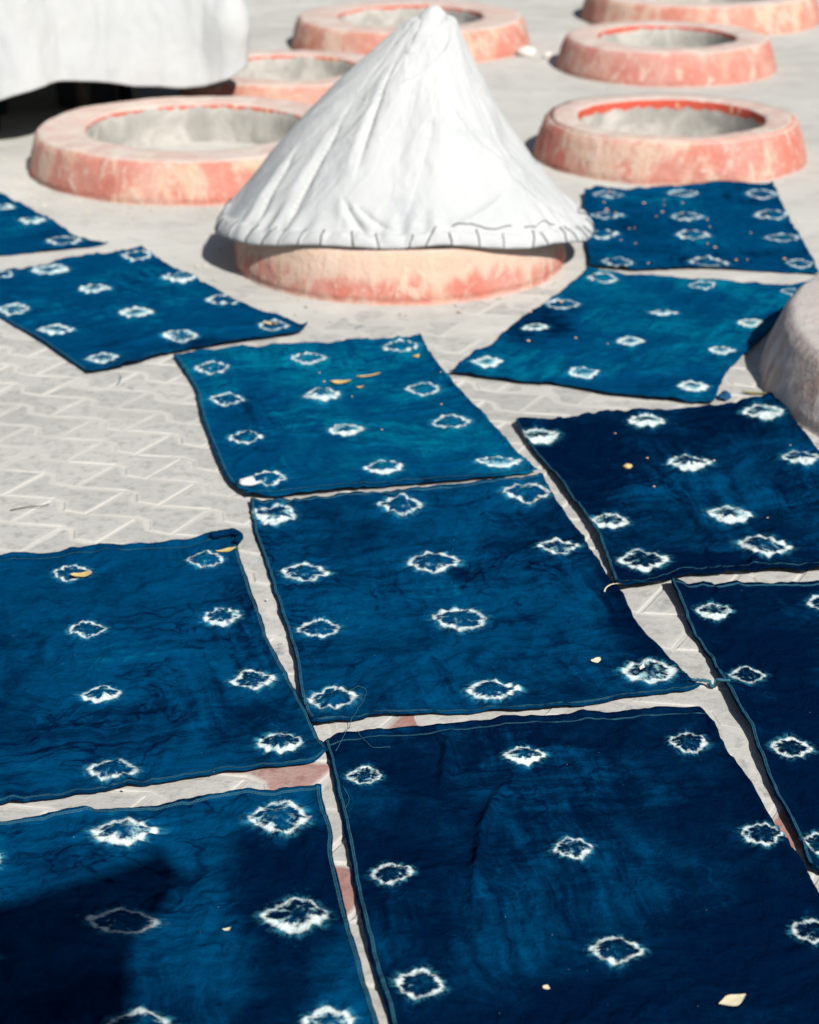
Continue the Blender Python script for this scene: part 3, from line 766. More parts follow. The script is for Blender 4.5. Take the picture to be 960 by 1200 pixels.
# long creases: cloth -> [(points, height, width)]
FOLDS = {
 'D': [([(0.141, 2.44), (0.105, 2.32), (0.093, 2.20), (0.085, 2.12)], 0.015, 0.0075), ([(0.065, 2.60), (0.052, 2.47), (0.048, 2.42)], 0.011, 0.0075),
       ([(0.52, 2.45), (0.60, 2.28), (0.66, 2.10)], 0.010, 0.010), ([(-0.03, 2.12), (-0.02, 1.95), (0.0, 1.8)], 0.004, 0.012)],
 'C': [([(0.05, 3.30), (0.13, 3.05), (0.18, 2.9)], 0.0035, 0.02), ([(0.30, 3.35), (0.42, 3.0), (0.47, 2.85)], 0.005, 0.018)],
 'F': [([(0.66, 3.95), (0.73, 3.80)], 0.011, 0.009), ([(0.56, 3.50), (0.60, 3.30)], 0.010, 0.010), ([(0.42, 3.75), (0.50, 3.45)], 0.004, 0.02), ([(0.80, 3.95), (0.92, 3.7)], 0.006, 0.02)],
 'G': [([(0.78, 2.72), (0.70, 2.60), (0.66, 2.5)], 0.011, 0.010), ([(0.95, 2.9), (0.75, 2.8)], 0.004, 0.02)],
 'E': [([(-0.20, 2.30), (-0.13, 2.12), (-0.10, 1.98)], 0.004, 0.010), ([(-0.17, 2.36), (-0.13, 2.25)], 0.004, 0.008)],
 'A': [([(-0.30, 3.0), (-0.33, 2.7), (-0.36, 2.5)], 0.003, 0.02), ([(-0.52, 3.1), (-0.50, 2.6)], 0.003, 0.02)],
 'H': [([(0.45, 4.75), (0.30, 4.45)], 0.006, 0.03), ([(0.72, 4.4), (0.55, 4.33), (0.35, 4.36)], 0.010, 0.022)],
 'J': [([(-0.75, 4.55), (-0.55, 4.68), (-0.40, 4.72)], 0.008, 0.018)],
 'B': [([(0.0, 3.72), (0.20, 3.76)], 0.006, 0.014)],
}
# darker areas: cloth -> [(x, y, rx, ry, amount)]
DARK_AREAS = {
 'A': [(-0.40, 2.62, 0.30, 0.18, 0.35), (-0.25, 2.95, 0.12, 0.30, 0.25)],
 'B': [(-0.36, 3.95, 0.10, 0.5, 0.4), (0.05, 3.62, 0.45, 0.07, 0.6)],
 'C': [(0.42, 3.10, 0.12, 0.35, 0.75), (0.22, 3.25, 0.20, 0.25, 0.35), (0.10, 2.70, 0.3, 0.10, 0.15)],
 'D': [(0.48, 2.0, 0.25, 0.30, 0.35), (0.60, 2.35, 0.12, 0.3, 0.5), (0.0, 2.2, 0.08, 0.4, 0.25), (0.3, 1.85, 0.4, 0.12, 0.3)],
 'E': [(-0.15, 2.05, 0.10, 0.45, 0.7), (-0.35, 1.9, 0.2, 0.15, 0.3)],
 'F': [(0.55, 3.20, 0.40, 0.09, 1.0), (0.35, 3.75, 0.16, 0.35, 0.55), (0.70, 4.0, 0.2, 0.2, 0.2)],
 'G': [(0.62, 2.65, 0.12, 0.40, 0.5), (0.85, 2.5, 0.25, 0.35, 0.4)],
 'H': [(0.33, 4.78, 0.16, 0.30, 0.85), (0.55, 4.28, 0.45, 0.05, 0.35)],
 'I': [(0.9, 5.35, 0.4, 0.2, 0.3), (0.75, 5.6, 0.12, 0.5, 0.2)],
 'J': [(-0.45, 4.55, 0.35, 0.08, 0.6), (-0.65, 4.4, 0.12, 0.12, 0.5)],
 'K': [(-0.9, 5.62, 0.3, 0.1, 0.5)],
}
HEIGHT = {}            # surface height lookup, for the leaves lying on the cloths

def make_cloth(key):
    d = CLOTHS[key]
    tint, layer, step, seed, lift, stitched, label = CLOTH_INFO[key]
    def ln(e): return sum(math.dist(a, b) for a, b in zip(d[e], d[e][1:]))
    wid, hei = 0.5 * (ln('T') + ln('B')), 0.5 * (ln('L') + ln('R'))
    nu, nv = int(wid / step), int(hei / step)
    T, B = catmull(d['T'], nu), catmull(d['B'], nu)
    L, R = catmull(d['L'], nv), catmull(d['R'], nv)
    u = np.linspace(0, 1, nu)[None, :, None]; v = np.linspace(0, 1, nv)[:, None, None]
    P = ((1 - v) * T[None] + v * B[None] + (1 - u) * L[:, None] + u * R[:, None]
         - ((1 - u) * (1 - v) * T[0] + u * (1 - v) * T[-1] + (1 - u) * v * B[0] + u * v * B[-1]))
    x, y = P[..., 0].copy(), P[..., 1].copy()
    s = (u[..., 0] * wid) + 0 * x; t = (v[..., 0] * hei) + 0 * x
    # frayed, slightly wavy border
    dT, dB, dL, dR = t, hei - t, s, wid - s
    wob = 0.0030 if step < 0.005 else 0.0022
    near = np.exp(-np.minimum(np.minimum(dT, dB), np.minimum(dL, dR)) / 0.012)
    x = x + near * wob * fbm(x * 22, y * 22, seed + 40, 3); y = y + near * wob * 1.5 * fbm(x * 22 + 9, y * 22, seed + 41, 3)
    # --- relief
    ox = seed * 5.17
    z = 0.0060 * fbm(x * 4 + ox, y * 4, seed, 3) + 0.0028 * fbm(x * 14 + ox, y * 9, seed + 1, 3)
    rid = 1 - np.abs(fbm(s * 9 + 2.0 * fbm(s * 3, t * 3, seed + 6, 2) + ox, t * 5.0, seed + 2, 3))
    z += 0.0050 * np.clip(rid - 0.72, 0, 1) * 3.2
    rid2 = 1 - np.abs(fbm(s * 26 + ox, t * 17 + 1.5 * fbm(s * 6, t * 6, seed + 8, 2), seed + 3, 3))
    z += 0.0026 * np.clip(rid2 - 0.6, 0, 1) * 2
    z += 0.0045 + layer + np.maximum(joint_level(x, y), 0.0)
    # hems: a doubled, rolled strip that lifts off the ground here and there
    for dist, e, q in ((dT, 0, s), (dR, 1, t), (dB, 2, s), (dL, 3, t)):
        var = 0.45 + 0.75 * np.clip(fbm(q * 6 + seed, 0 * q + e * 3.3, seed + 20, 3) + 0.4, 0, 1.4)
        z += (lift[e] if lift[e] > 0.0065 else lift[e] * 0.45) * var * np.exp(-(dist / 0.016) ** 2)
        z += 0.0016 * sstep(0.014, 0.009, dist) * sstep(-0.002, 0.003, dist)
        z += 0.0034 * np.exp(-dist / 0.035) * fbm(q * 26 + seed, dist * 15, seed + 23 + e, 3)
    # creases
    for pts, hh, ww in FOLDS.get(key, []):
        dist = np.full_like(x, 9.0)
        for a, b in zip(pts, pts[1:]):
            dd, _ = seg_dist(x, y, a, b); dist = np.minimum(dist, dd)
        (ax, ay), (bx, by) = pts[0], pts[-1]
        tt = np.clip(((x - ax) * (bx - ax) + (y - ay) * (by - ay)) / ((bx - ax) ** 2 + (by - ay) ** 2), 0, 1)
        dist = dist + 0.004 * fbm(x * 25, y * 25, seed + 60, 2)
        z += hh * np.exp(-np.abs(dist / ww) ** 1.5) * np.clip(np.sin(math.pi * (0.08 + 0.84 * tt)), 0, 1) * 1.1
    # --- rings
    best = np.full(x.shape, 1e9); second = np.full(x.shape, 1e9); ring = np.zeros(x.shape + (3,)); look = np.zeros(x.shape + (3,))
    ring[..., 0] = 9.0
    rr = random.Random(seed)
    for i, (cx, cy, rx, ry, fill, bias) in enumerate(d['r']):
        a = rr.uniform(-0.18, 0.18); sd = rr.uniform(0, 5)
        ddx, ddy = x - cx, y - cy
        uu = (ddx * math.cos(a) + ddy * math.sin(a)) / rx; vv = (-ddx * math.sin(a) + ddy * math.cos(a)) / ry
        rho = np.hypot(uu, vv); th = np.arctan2(vv, uu)
        m = rho < best
        second = np.where(m, best, np.minimum(second, rho)); best = np.where(m, rho, best)
        ring[m] = np.stack([uu, vv, np.full_like(uu, sd)], -1)[m]
        look[m] = np.stack([0 * rho + fill, 0 * rho + bias, rr.uniform(0.85, 1.0) * sstep(2.1, 1.6, rho)], -1)[m]
        # the tied knot leaves a puckered point and short radiating folds
        ph = rr.uniform(0, 6.28); k1 = rr.choice((5, 6, 7)); pk = rr.uniform(0.5, 1.0) * min(rx / 0.045, 1.0)
        fold = np.abs(np.sin(th * k1 * 0.5 + ph + 0.8 * np.sin(th + ph)))
        z += pk * 0.0100 * np.exp(-(rho / 0.62) ** 2) * (0.6 + 0.6 * fold)
        z += pk * 0.0040 * np.exp(-((rho - 1.0) / 0.30) ** 2) * (0.4 + 0.6 * np.sin(th * (k1 + 4) + ph * 2))
        z += pk * 0.0032 * sstep(2.6, 1.1, rho) * sstep(0.7, 1.1, rho) * np.sin(th * (k1 + 3) + ph + 1.2 * np.sin(2 * th)) ** 3
    look[..., 2] *= sstep(0.12, 0.5, second - best)
    z = np.maximum(z, np.maximum(joint_level(x, y), 0.0) + 0.0026 + layer)
    darken = np.zeros_like(x)
    for cx, cy, rx, ry, am in DARK_AREAS.get(key, []):
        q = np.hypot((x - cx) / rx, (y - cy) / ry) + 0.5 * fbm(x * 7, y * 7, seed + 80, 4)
        darken = np.maximum(darken, am * sstep(1.15, 0.35, q))
    darken = np.maximum(darken, 0.16 * np.exp(-np.minimum(np.minimum(dT, dB), np.minimum(dL, dR)) / 0.02))  # deepens the blue a little towards every edge
    cx, cy = float(x.mean()), float(y.mean())
    V = np.stack([x - cx, y - cy, z], -1)
    root = empty('indigo_cloth', (cx, cy, 0))
    tag(root, label, 'cloth', 'indigo cloths spread out to dry')
    me = mesh_from('cloth_panel', V, grid_faces(nu, nv)[:, ::-1])
    set_attr(me, 'ring', ring.reshape(-1, 3)); set_attr(me, 'ring_look', look.reshape(-1, 3))
    set_attr(me, 'darken', darken.ravel(), 'FLOAT')
    set_attr(me, 'weave', np.stack([s + ox, t, 0 * s], -1).reshape(-1, 3))
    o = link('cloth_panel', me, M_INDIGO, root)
    o['tint'] = tint
    sol = o.modifiers.new('thickness', 'SOLIDIFY'); sol.thickness = 0.0014; sol.offset = -1
    HEIGHT[key] = (x, y, z)
    # --- overlock stitching along the hems
    G = np.stack([x - cx, y - cy, z], -1)
    for e, inset in stitched.items():
        if e in 'TB':
            q = np.arange(nu); base = inset * np.ones(nu)
            wav = base + (0.004 if inset > 0.008 else 0.0012) * fbm(np.linspace(0, wid * 9, nu) + seed, np.zeros(nu) + 2.2, seed + 90, 3)
            wav = np.clip(wav, 0.003, None)
            row = np.clip(wav / hei * (nv - 1), 0, nv - 2)
            if e == 'B': row = (nv - 1) - row
            r0 = np.clip(np.floor(row).astype(int), 0, nv - 2); fr = (row - r0)[:, None]
            Pn = G[r0, q] * (1 - fr) + G[r0 + 1, q] * fr
            Nn = G[np.minimum(r0 + 1, nv - 1), q] - G[r0, q]
            Pn, Nn = Pn[2:-2], Nn[2:-2]
        else:
            q = np.arange(nv); base = inset * np.ones(nv)
            wav = np.clip(base + 0.0012 * fbm(np.linspace(0, hei * 9, nv) + seed, np.zeros(nv) + 4.2, seed + 91, 3), 0.003, None)
            col = np.clip(wav / wid * (nu - 1), 0, nu - 2)
            if e == 'R': col = (nu - 1) - col
            c0 = np.clip(np.floor(col).astype(int), 0, nu - 2); fr = (col - c0)[:, None]
            Pn = G[q, c0] * (1 - fr) + G[q, c0 + 1] * fr
            Nn = G[q, np.minimum(c0 + 1, nu - 1)] - G[q, c0]
            Pn, Nn = Pn[2:-2], Nn[2:-2]
        Nn = Nn / (np.linalg.norm(Nn, axis=1)[:, None] + 1e-9)
        Vs, Fs = zigzag_band(Pn, Nn, 0.0036 if inset < 0.011 else 0.0022, 0.0022, 0.0011)
        link('hem_stitching', mesh_from('hem_stitching', Vs, Fs, smooth=False), M_THREAD, root)
    return root

for key in CLOTHS:
    make_cloth(key)

def surface_z(x, y):
    best = 0.001
    for k, (gx_, gy_, gz_) in HEIGHT.items():
        dd = (gx_ - x) ** 2 + (gy_ - y) ** 2
        i = int(dd.argmin())
        if dd.ravel()[i] < 0.012 ** 2:
            best = max(best, float(gz_.ravel()[i]))
    return best

# ------------------------------------------------------------------ loose threads and the bunched corner, parts of their cloths
ROOTS = {k: o for k, o in zip(CLOTHS, [o for o in C.objects if o.name.startswith('indigo_cloth')])}
def thread(key, pts, r=0.0005, name='loose_thread', mt=None, sides=5, n=26):
    root = ROOTS[key]
    q = catmull([(a, b) for a, b in pts], n)
    P = [(x - root.location.x, y - root.location.y, surface_z(x, y) + r + 0.002) for x, y in q]
    Vb, Fb = tube(P, r, sides)
    return link(name, mesh_from(name, Vb, Fb), mt or M_THREAD, root)
thread('C', [(-0.105, 2.70), (-0.09, 2.73), (-0.07, 2.72), (-0.085, 2.66), (-0.10, 2.60), (-0.115, 2.54)])
thread('C', [(0.470, 2.764), (0.500, 2.752), (0.530, 2.742)], 0.0028, 'loose_hem_strip')
thread('D', [(-0.083, 2.60), (-0.07, 2.57), (-0.055, 2.545), (-0.03, 2.545)])
thread('E', [(-0.10, 2.43), (-0.09, 2.40), (-0.095, 2.37)])
thread('J', [(-0.704, 4.33), (-0.70, 4.30), (-0.703, 4.27)], 0.0012)
thread('A', [(-0.385, 3.338), (-0.365, 3.352), (-0.345, 3.352), (-0.330, 3.335), (-0.334, 3.310)], 0.0075, 'bunched_corner', M_INDIGO, 9, 30)

# ------------------------------------------------------------------ conical canvas cover on the near vat
def make_cone():
    root = empty('conical_cover', (-0.016, 5.414, 0.16))
    tag(root, 'white canvas cone with a stitched hem, sitting over the near red vat', 'vat cover')
    NU, NV = 640, 190
    th = np.linspace(0, 2 * math.pi, NU, endpoint=False)[None, :]      # -90 degrees faces the camera
    hh = np.linspace(0, 1, NV)[:, None]
    RB = 0.555
    ax, ay, az = 0.088, 0.0, 0.55                                     # apex, relative to the rim
    cth, sth = np.cos(th), np.sin(th)
    # radius shrinks to a blunt tip
    rad = RB * (1 - hh) ** 1.08 + 0.056 * hh ** 1.5
    sag = -0.016 * np.sin(np.pi * hh) * (0.5 + 0.5 * np.cos(th * 3 + 0.8))
    tip = sstep(0.955, 1.0, hh)
    rad = (rad + sag) * (1 - tip * 0.6)
    # hem height: rests on the rim in front, droops past it at the sides
    hem = -0.004 * (-sth) - 0.062 * cth ** 2 * np.where(cth > 0, 1.15, 1.0) + 0.004 * np.sin(th * 9 + 1)
    lin = hh ** 1.0
    oval = 0.825 + 0.175 * hh
    X = ax * lin + cth * rad
    Y = ay * lin + sth * rad * oval
    Z = hem * (1 - lin) ** 1.6 + az * lin - 0.004 * tip
    # unrolled coordinates for folds
    q = th * 1.0
    arc = (th + np.pi / 2 + np.pi) % (2 * np.pi) - np.pi               # 0 faces the camera, + to the right
    w = fbm(cth * 2.3 + 4 + 0 * hh, sth * 2.3 + hh * 3.0, 5, 4) * 0.011
    rfold = 1 - np.abs(fbm(arc * 2.6 + 1.5 * fbm(arc * 1.3, hh * 2.5, 8, 2), hh * 1.1 + 3, 9, 3))
    w = w + 0.004 * np.clip(rfold - 0.84, 0, 1) * 3.0 * (1 - 0.6 * hh)
    fine = 1 - np.abs(fbm(arc * 9 + 2 * fbm(arc * 3, hh * 4, 18, 2), hh * 7, 19, 4))
    w = w + 0.0018 * np.clip(fine - 0.72, 0, 1) * 3.0
    # sharp single creases (arc angle, height) pairs, and gathers above the hem
    def crease(p0, p1, depth, width):
        dx, dy = (p1[0] - p0[0]), (p1[1] - p0[1])
        sc = 0.45
        a = (arc - p0[0]) * sc; b = (hh - p0[1]) * 0.75
        ex, ey = dx * sc, dy * 0.75
        L2 = ex * ex + ey * ey
        t = np.clip((a * ex + b * ey) / L2, 0, 1)
        dist = np.hypot(a - t * ex, b - t * ey)
        side = np.sign(a * ey - b * ex)
        return -depth * np.exp(-(dist / width) ** 2) * (0.4 + 0.6 * np.sin(np.pi * np.clip(t, 0.08, 0.92))) + 0.6 * depth * np.exp(-(dist / (width * 2.4)) ** 2) * (side > 0)
    for p0, p1, dp, wd in [((-0.40, 0.17), (-0.20, 0.045), 0.014, 0.010), ((-0.30, 0.155), (-0.08, 0.07), 0.012, 0.009), ((0.62, 0.22), (0.25, 0.08), 0.008, 0.010),
                           ((0.85, 0.30), (1.25, 0.12), 0.010, 0.02), ((-0.9, 0.45), (-0.75, 0.15), 0.016, 0.022), ((-1.15, 0.30), (-1.0, 0.10), 0.014, 0.018), ((0.35, 0.62), (0.80, 0.40), 0.012, 0.02),
                           ((-0.62, 0.7), (-0.45, 0.35), 0.012, 0.02), ((0.9, 0.6), (1.1, 0.35), 0.012, 0.02), ((0.1, 0.5), (0.0, 0.2), 0.006, 0.03)]:
        w = w + crease(p0, p1, dp, wd)
    # wrapped flap: everything above a slanting line stands a cloth's thickness proud
    seam = (hh - 0.66) - (arc + 0.45) * 0.235
    edge = sstep(-0.006, 0.004, seam) * sstep(-1.3, -0.9, arc) * sstep(1.25, 0.9, arc) * sstep(0.56, 0.68, hh)
    w = w + 0.006 * edge * (1 - tip)
    # bulge on the right shoulder
    w = w + 0.018 * np.exp(-(((arc - 1.35) / 0.35) ** 2 + ((hh - 0.60) / 0.09) ** 2)) - 0.012 * np.exp(-(((arc - 1.35) / 0.4) ** 2 + ((hh - 0.44) / 0.08) ** 2))
    # hangs fuller on the left, drawn in on the right
    w = w + 0.028 * np.exp(-((arc + 1.45) / 0.75) ** 2) * np.sin(np.pi * hh) - 0.050 * np.exp(-((arc - 1.40) / 0.65) ** 2) * np.sin(np.pi * hh)
    # broad dents of a stiff cloth over sticks
    w = w + 0.009 * np.abs(np.sin(arc * 3.5 + 0.6 + 0.5 * np.sin(arc * 2))) * np.sin(np.pi * np.clip(hh * 1.05, 0, 1)) ** 0.8
    # padded, gathered hem
    NS = 46
    g = np.abs(np.sin(arc * NS / 2 + 0.35 * np.sin(3 * arc)))
    hb = sstep(0.072, 0.050, hh)
    w = w + hb * (0.004 + 0.007 * g ** 0.7) * np.sin(np.pi * np.clip(hh / 0.066, 0, 1)) ** 0.6
    w = w + sstep(0.2, 0.05, hh) * sstep(0.04, 0.07, hh) * 0.006 * np.sin(arc * NS + np.sin(arc * 5)) * (0.6 + 0.6 * np.sin(arc * 7 + 1))
    slope = math.atan2(az, RB)
    X = X + w * cth * math.sin(slope); Y = Y + w * sth * math.sin(slope); Z = Z + w * math.cos(slope)
    V = np.stack([X, Y, Z], -1).reshape(-1, 3)
    F = grid_faces(NU, NV, wrap=True).tolist()
    F.append(tuple((NV - 1) * NU + i for i in range(NU)))
    # hem turns under
    last = len(V)
    ub = np.stack([X[0] - 0.03 * cth[0], Y[0] - 0.03 * sth[0], Z[0] + 0.004], -1)
    V = np.vstack([V, ub])
    for i in range(NU):
        j = (i + 1) % NU
        F.append((last + i, last + j, j, i))
    me = mesh_from('canvas', V, F)
    link('canvas', me, M_CANVAS, root)
    # tip: the canvas is rolled into a small stub
    n = 16
    key = np.array([(0.098, -0.012, 0.553, 0.018), (0.090, -0.022, 0.548, 0.030), (0.076, -0.045, 0.522, 0.034), (0.050, -0.078, 0.482, 0.032), (0.022, -0.104, 0.440, 0.024), (0.000, -0.118, 0.405, 0.010)])
    tt = np.linspace(0, len(key) - 1, n)
    col_ = [np.interp(tt, np.arange(len(key)), key[:, k]) for k in range(4)]
    pts = list(zip(col_[0], col_[1], col_[2])); rads = list(col_[3])
    Vt, Ft = tube(pts, rads, 28)
    Vt = np.array(Vt)
    c = np.repeat(np.array(pts), 28, axis=0); dirv = Vt - c
    nn = fbm(Vt[:, 0] * 45, Vt[:, 2] * 25 + Vt[:, 1] * 25, 4, 3)
    Vt = c + dirv * (1 + 0.35 * nn)[:, None]
    link('rolled_tip', mesh_from('rolled_tip', Vt, Ft), M_CANVAS, root)
    # blanket stitches over the hem
    XX, YY, ZZ = X, Y, Z
    rs = random.Random(5)
    for k in range(NS):
        a = (2 * math.pi * (k + 0.0) / NS)
        # valley of the gathers
        best = min(range(NU), key=lambda i: abs((((th[0, i] + math.pi / 2 + math.pi) % (2 * math.pi) - math.pi) * NS / 2 + 0.35 * math.sin(3 * (((th[0, i] + math.pi / 2 + math.pi) % (2 * math.pi)) - math.pi))) - math.pi * (k - NS // 2)))
        i = best
        sl = rs.choice((-2, -1, 0, 0, 1, 2)); i = (i + rs.randint(-3, 3)) % NU
        path = []
        for r in (0, 3, 6, 9, 12, 14):
            ii = (i + int(sl * r / 5)) % NU
            path.append((XX[r, ii] + 0.0022 * cth[0, ii], YY[r, ii] + 0.0022 * sth[0, ii], ZZ[r, ii] + 0.0015))
        base = Vector(path[0])
        Vp, Fp = tube([tuple(Vector(p) - base) for p in path[:rs.choice((4, 5, 6))]], rs.uniform(0.0012, 0.0019), 5)
        o = link('stitch', mesh_from('stitch', Vp, Fp), M_THREAD_DARK, root, base)
    # loose running thread on the right of the hem
    for (k0, k1, r0) in [(0.25, 0.62, 17), (0.70, 0.98, 17)]:
        path = []
        for t in np.linspace(k0, k1, 14):
            i = int(((t * 1.0 - math.pi / 2) % (2 * math.pi)) / (2 * math.pi) * NU)
            r = int(r0 + 2 * math.sin(t * 23))
            path.append((XX[r, i] + 0.002 * cth[0, i], YY[r, i] + 0.002 * sth[0, i], ZZ[r, i] + 0.0015))
        Vp, Fp = tube(path, 0.0013, 4)
        link('loose_thread', mesh_from('loose_thread', Vp, Fp), M_THREAD_DARK, root)
    return root
make_cone()

# ------------------------------------------------------------------ white sheet hanging over a low rack
def make_sheet():
    root = empty('hanging_sheet', (-1.4, 7.4, 0.0))
    tag(root, 'white sheet hanging in folds over a low rack, its hem just off the ground', 'sheet')
    # plan of the hanging hem: (x, y, hem height)
    plan = [(-3.2, 6.78, 0.14), (-2.4, 6.80, 0.13), (-1.9, 6.84, 0.15), (-1.62, 6.88, 0.15), (-1.50, 6.90, 0.18), (-1.42, 6.92, 0.205), (-1.29, 7.00, 0.235), (-1.14, 7.12, 0.198), (-0.98, 7.20, 0.170), (-0.88, 7.24, 0.152),
            (-0.78, 7.24, 0.170), (-0.69, 7.23, 0.190), (-0.640, 7.27, 0.23), (-0.645, 7.36, 0.26), (-0.72, 7.55, 0.26), (-0.86, 7.9, 0.22), (-1.05, 8.4, 0.15), (-1.3, 8.7, 0.10), (-2.2, 8.75, 0.08), (-3.1, 8.6, 0.08), (-3.4, 8.2, 0.08), (-3.45, 7.4, 0.08), (-3.35, 6.9, 0.10), (-3.2, 6.78, 0.14)]
    p = np.array(plan)
    d = np.concatenate([[0], np.cumsum(np.hypot(np.diff(p[:, 0]), np.diff(p[:, 1])))])
    NU, NV = 760, 80
    s = np.linspace(0, d[-1], NU)
    px, py, pz = (np.interp(s, d, p[:, i]) for i in range(3))
    ker = np.hanning(13); ker /= ker.sum()
    sm = lambda a: np.convolve(np.pad(a, 6, 'edge'), ker, 'valid')
    px, py, pz = sm(px), sm(py), sm(pz)
    tx, ty = np.gradient(px), np.gradient(py)
    L = np.hypot(tx, ty); nx, ny = ty / L, -tx / L                 # outward
    top = 0.80
    v = np.linspace(0, 1, NV)[:, None]
    Z = pz[None] + (top - pz[None]) * v
    S = s[None] + 0 * v
    fold = np.abs(np.sin(S * 8.5 + 1.1 * np.sin(S * 2.7) + 0.15 * v)) ** 1.1
    left = sstep(-1.0, -1.45, px)[None]
    off = 0.060 * fold * (0.22 + 0.78 * left) * (1 - 0.45 * v) + 0.016 * fbm(S * 7, Z * 3, 31, 4) + 0.006 * (1 - np.abs(fbm(S * 22, Z * 4, 37, 3)))
    # bulges out halfway up at the corner
    off += 0.034 * np.exp(-((Z - 0.40) / 0.11) ** 2) * np.exp(-((S - d[12]) / 0.16) ** 2)
    lean = 0.05 * v ** 1.2
    X = px[None] + nx[None] * (off - lean); Y = py[None] + ny[None] * (off - lean)
    Z = Z + 0.010 * fold * (1 - v)
    V = np.stack([X, Y, Z], -1) - np.array([-1.4, 7.4, 0.0])
    # over the top: two more rows drawn inwards
    top_rows = []
    for k, (sh, dz) in enumerate([(0.04, 0.018), (0.12, 0.02), (0.5, 0.0), (0.995, 0.01)]):
        cx_, cy_ = -2.1, 7.75
        tX = X[-1] + (cx_ - X[-1]) * sh; tY = Y[-1] + (cy_ - Y[-1]) * sh
        top_rows.append(np.stack([tX, tY, np.full(NU, top + dz) + 0.004 * fbm(tX * 5, tY * 5, 3, 3)], -1) - np.array([-1.4, 7.4, 0.0]))
    V = np.concatenate([V.reshape(-1, 3)] + top_rows)
    me = mesh_from('sheet_cloth', V, grid_faces(NU, NV + 4))
    o = link('sheet_cloth', me, M_SHEET, root)
    sol = o.modifiers.new('thickness', 'SOLIDIFY'); sol.thickness = 0.002; sol.offset = 0
    # the rack under it
    rk = empty('low_rack', (-1.9, 7.7, 0.0))
    tag(rk, 'dark wooden rack standing in the shade under the white sheet', 'rack')
    def bar(name, a, b, r):
        Vb, Fb = tube([a, ((a[0] + b[0]) / 2 + 0.004, (a[1] + b[1]) / 2, (a[2] + b[2]) / 2 + 0.003), b], r, 10)
        link(name, mesh_from(name, Vb, Fb), M_WOOD, rk)
    legs = [(0.62, -0.30), (0.72, 0.15), (-0.5, -0.62), (-1.1, -0.62), (0.30, -0.50), (-1.1, 0.4)]
    for (a, b) in legs:
        bar('leg', (a, b, -0.02), (a, b, 0.77), 0.028)
    bar('rail', (-1.15, -0.62, 0.765), (-0.45, -0.62, 0.765), 0.03)
    bar('rail', (-0.55, -0.62, 0.765), (0.66, -0.28, 0.765), 0.03)
    bar('rail', (0.60, -0.34, 0.765), (0.74, 0.20, 0.765), 0.03)
    bar('rail', (-1.15, 0.4, 0.765), (0.74, 0.16, 0.765), 0.03)
    bar('rail', (-1.1, -0.66, 0.765), (-1.1, 0.44, 0.765), 0.03)
    # buckets kept in the shade
    for i, (bx, by, r, hgt, lab) in enumerate([(-1.32, 7.75, 0.15, 0.26, 'dark bucket in the shade under the sheet, close to the widest vat'), (-1.75, 7.55, 0.17, 0.30, 'dark bucket in the shade under the sheet, deeper behind the folds')]):
        prof = [(r * 0.02, 0.004), (r * 0.78, 0.0), (r * 0.80, 0.01), (r * 0.97, hgt - 0.02), (r * 1.03, hgt - 0.018), (r * 1.03, hgt), (r * 0.96, hgt), (r * 0.77, 0.02), (r * 0.02, 0.018)]
        Vb, Fb = lathe(prof, 40, 3 + i, 0.002)
        b = empty('bucket', (bx, by, 0.002))
        tag(b, lab, 'bucket', 'buckets under the sheet')
        link('shell', mesh_from('shell', Vb, Fb), M_BUCKET, b)
        hp = [(r * 1.0 * math.cos(a), 0.35 * r * math.sin(a) - 0.02, hgt - 0.01 + 0.10 * math.sin(a)) for a in np.linspace(0, math.pi, 12)]
        Vb, Fb = tube(hp, 0.004, 6)
        link('handle', mesh_from('handle', Vb, Fb), M_BUCKET, b)
make_sheet()

# ------------------------------------------------------------------ panel added out of view, cut to throw shade on the nearest cloth
AZ = 2.2
def shade_to_caster(p, z=AZ):
    k = z / to_sun.z
    return (p[0] + to_sun.x * k, p[1] + to_sun.y * k, z)
outline = [(-2.9, 2.30), (-1.6, 2.22), (-0.741, 2.172), (-0.556, 2.130), (-0.482, 2.102), (-0.425, 2.070), (-0.400, 2.085), (-0.389, 2.161), (-0.386, 2.235), (-0.352, 2.270), (-0.322, 2.215), (-0.326, 2.141), (-0.350, 2.083), (-0.366, 2.020),
           (-0.358, 1.956), (-0.344, 1.889), (-0.313, 1.735), (-0.10, 0.7), (0.05, 0.1), (-2.7, 0.0)]
caster = empty('shadow_caster', (-0.2, -1.2, 0.0))
tag(caster, 'unseen canvas panel on poles, added to shade the cloth with wide rings', 'sun_blocker')
ring_pts = [shade_to_caster(p) for p in outline]
bm = bmesh.new()
lo = [bm.verts.new((x + 0.2, y + 1.2, z)) for x, y, z in ring_pts]
hi = [bm.verts.new((x + 0.2, y + 1.2, z + 0.006)) for x, y, z in ring_pts]
n_ = len(lo)
bm.faces.new(lo); bm.faces.new(hi[::-1])
for i in range(n_):
    j = (i + 1) % n_
    bm.faces.new((lo[j], lo[i], hi[i], hi[j]))
bmesh.ops.triangulate(bm, faces=[f for f in bm.faces if len(f.verts) > 4])
bmesh.ops.recalc_face_normals(bm, faces=bm.faces)
me = bpy.data.meshes.new('caster_panel'); bm.to_mesh(me); bm.free()
link('caster_panel', me, M_CANVAS, caster)
for (x, y) in [(-1.70, 0.08), (1.05, -1.85), (-1.45, -1.95)]:
    pth = [(x + 0.2 + 0.012 * math.sin(k), y + 1.2 + 0.01 * math.cos(k * 1.3), -0.05 + k * (AZ + 0.10) / 8) for k in range(9)]
    Vb, Fb = tube(pth, [0.034 - 0.001 * k for k in range(9)], 12)
    link('caster_pole', mesh_from('caster_pole', Vb, Fb), M_BAMBOO, caster)

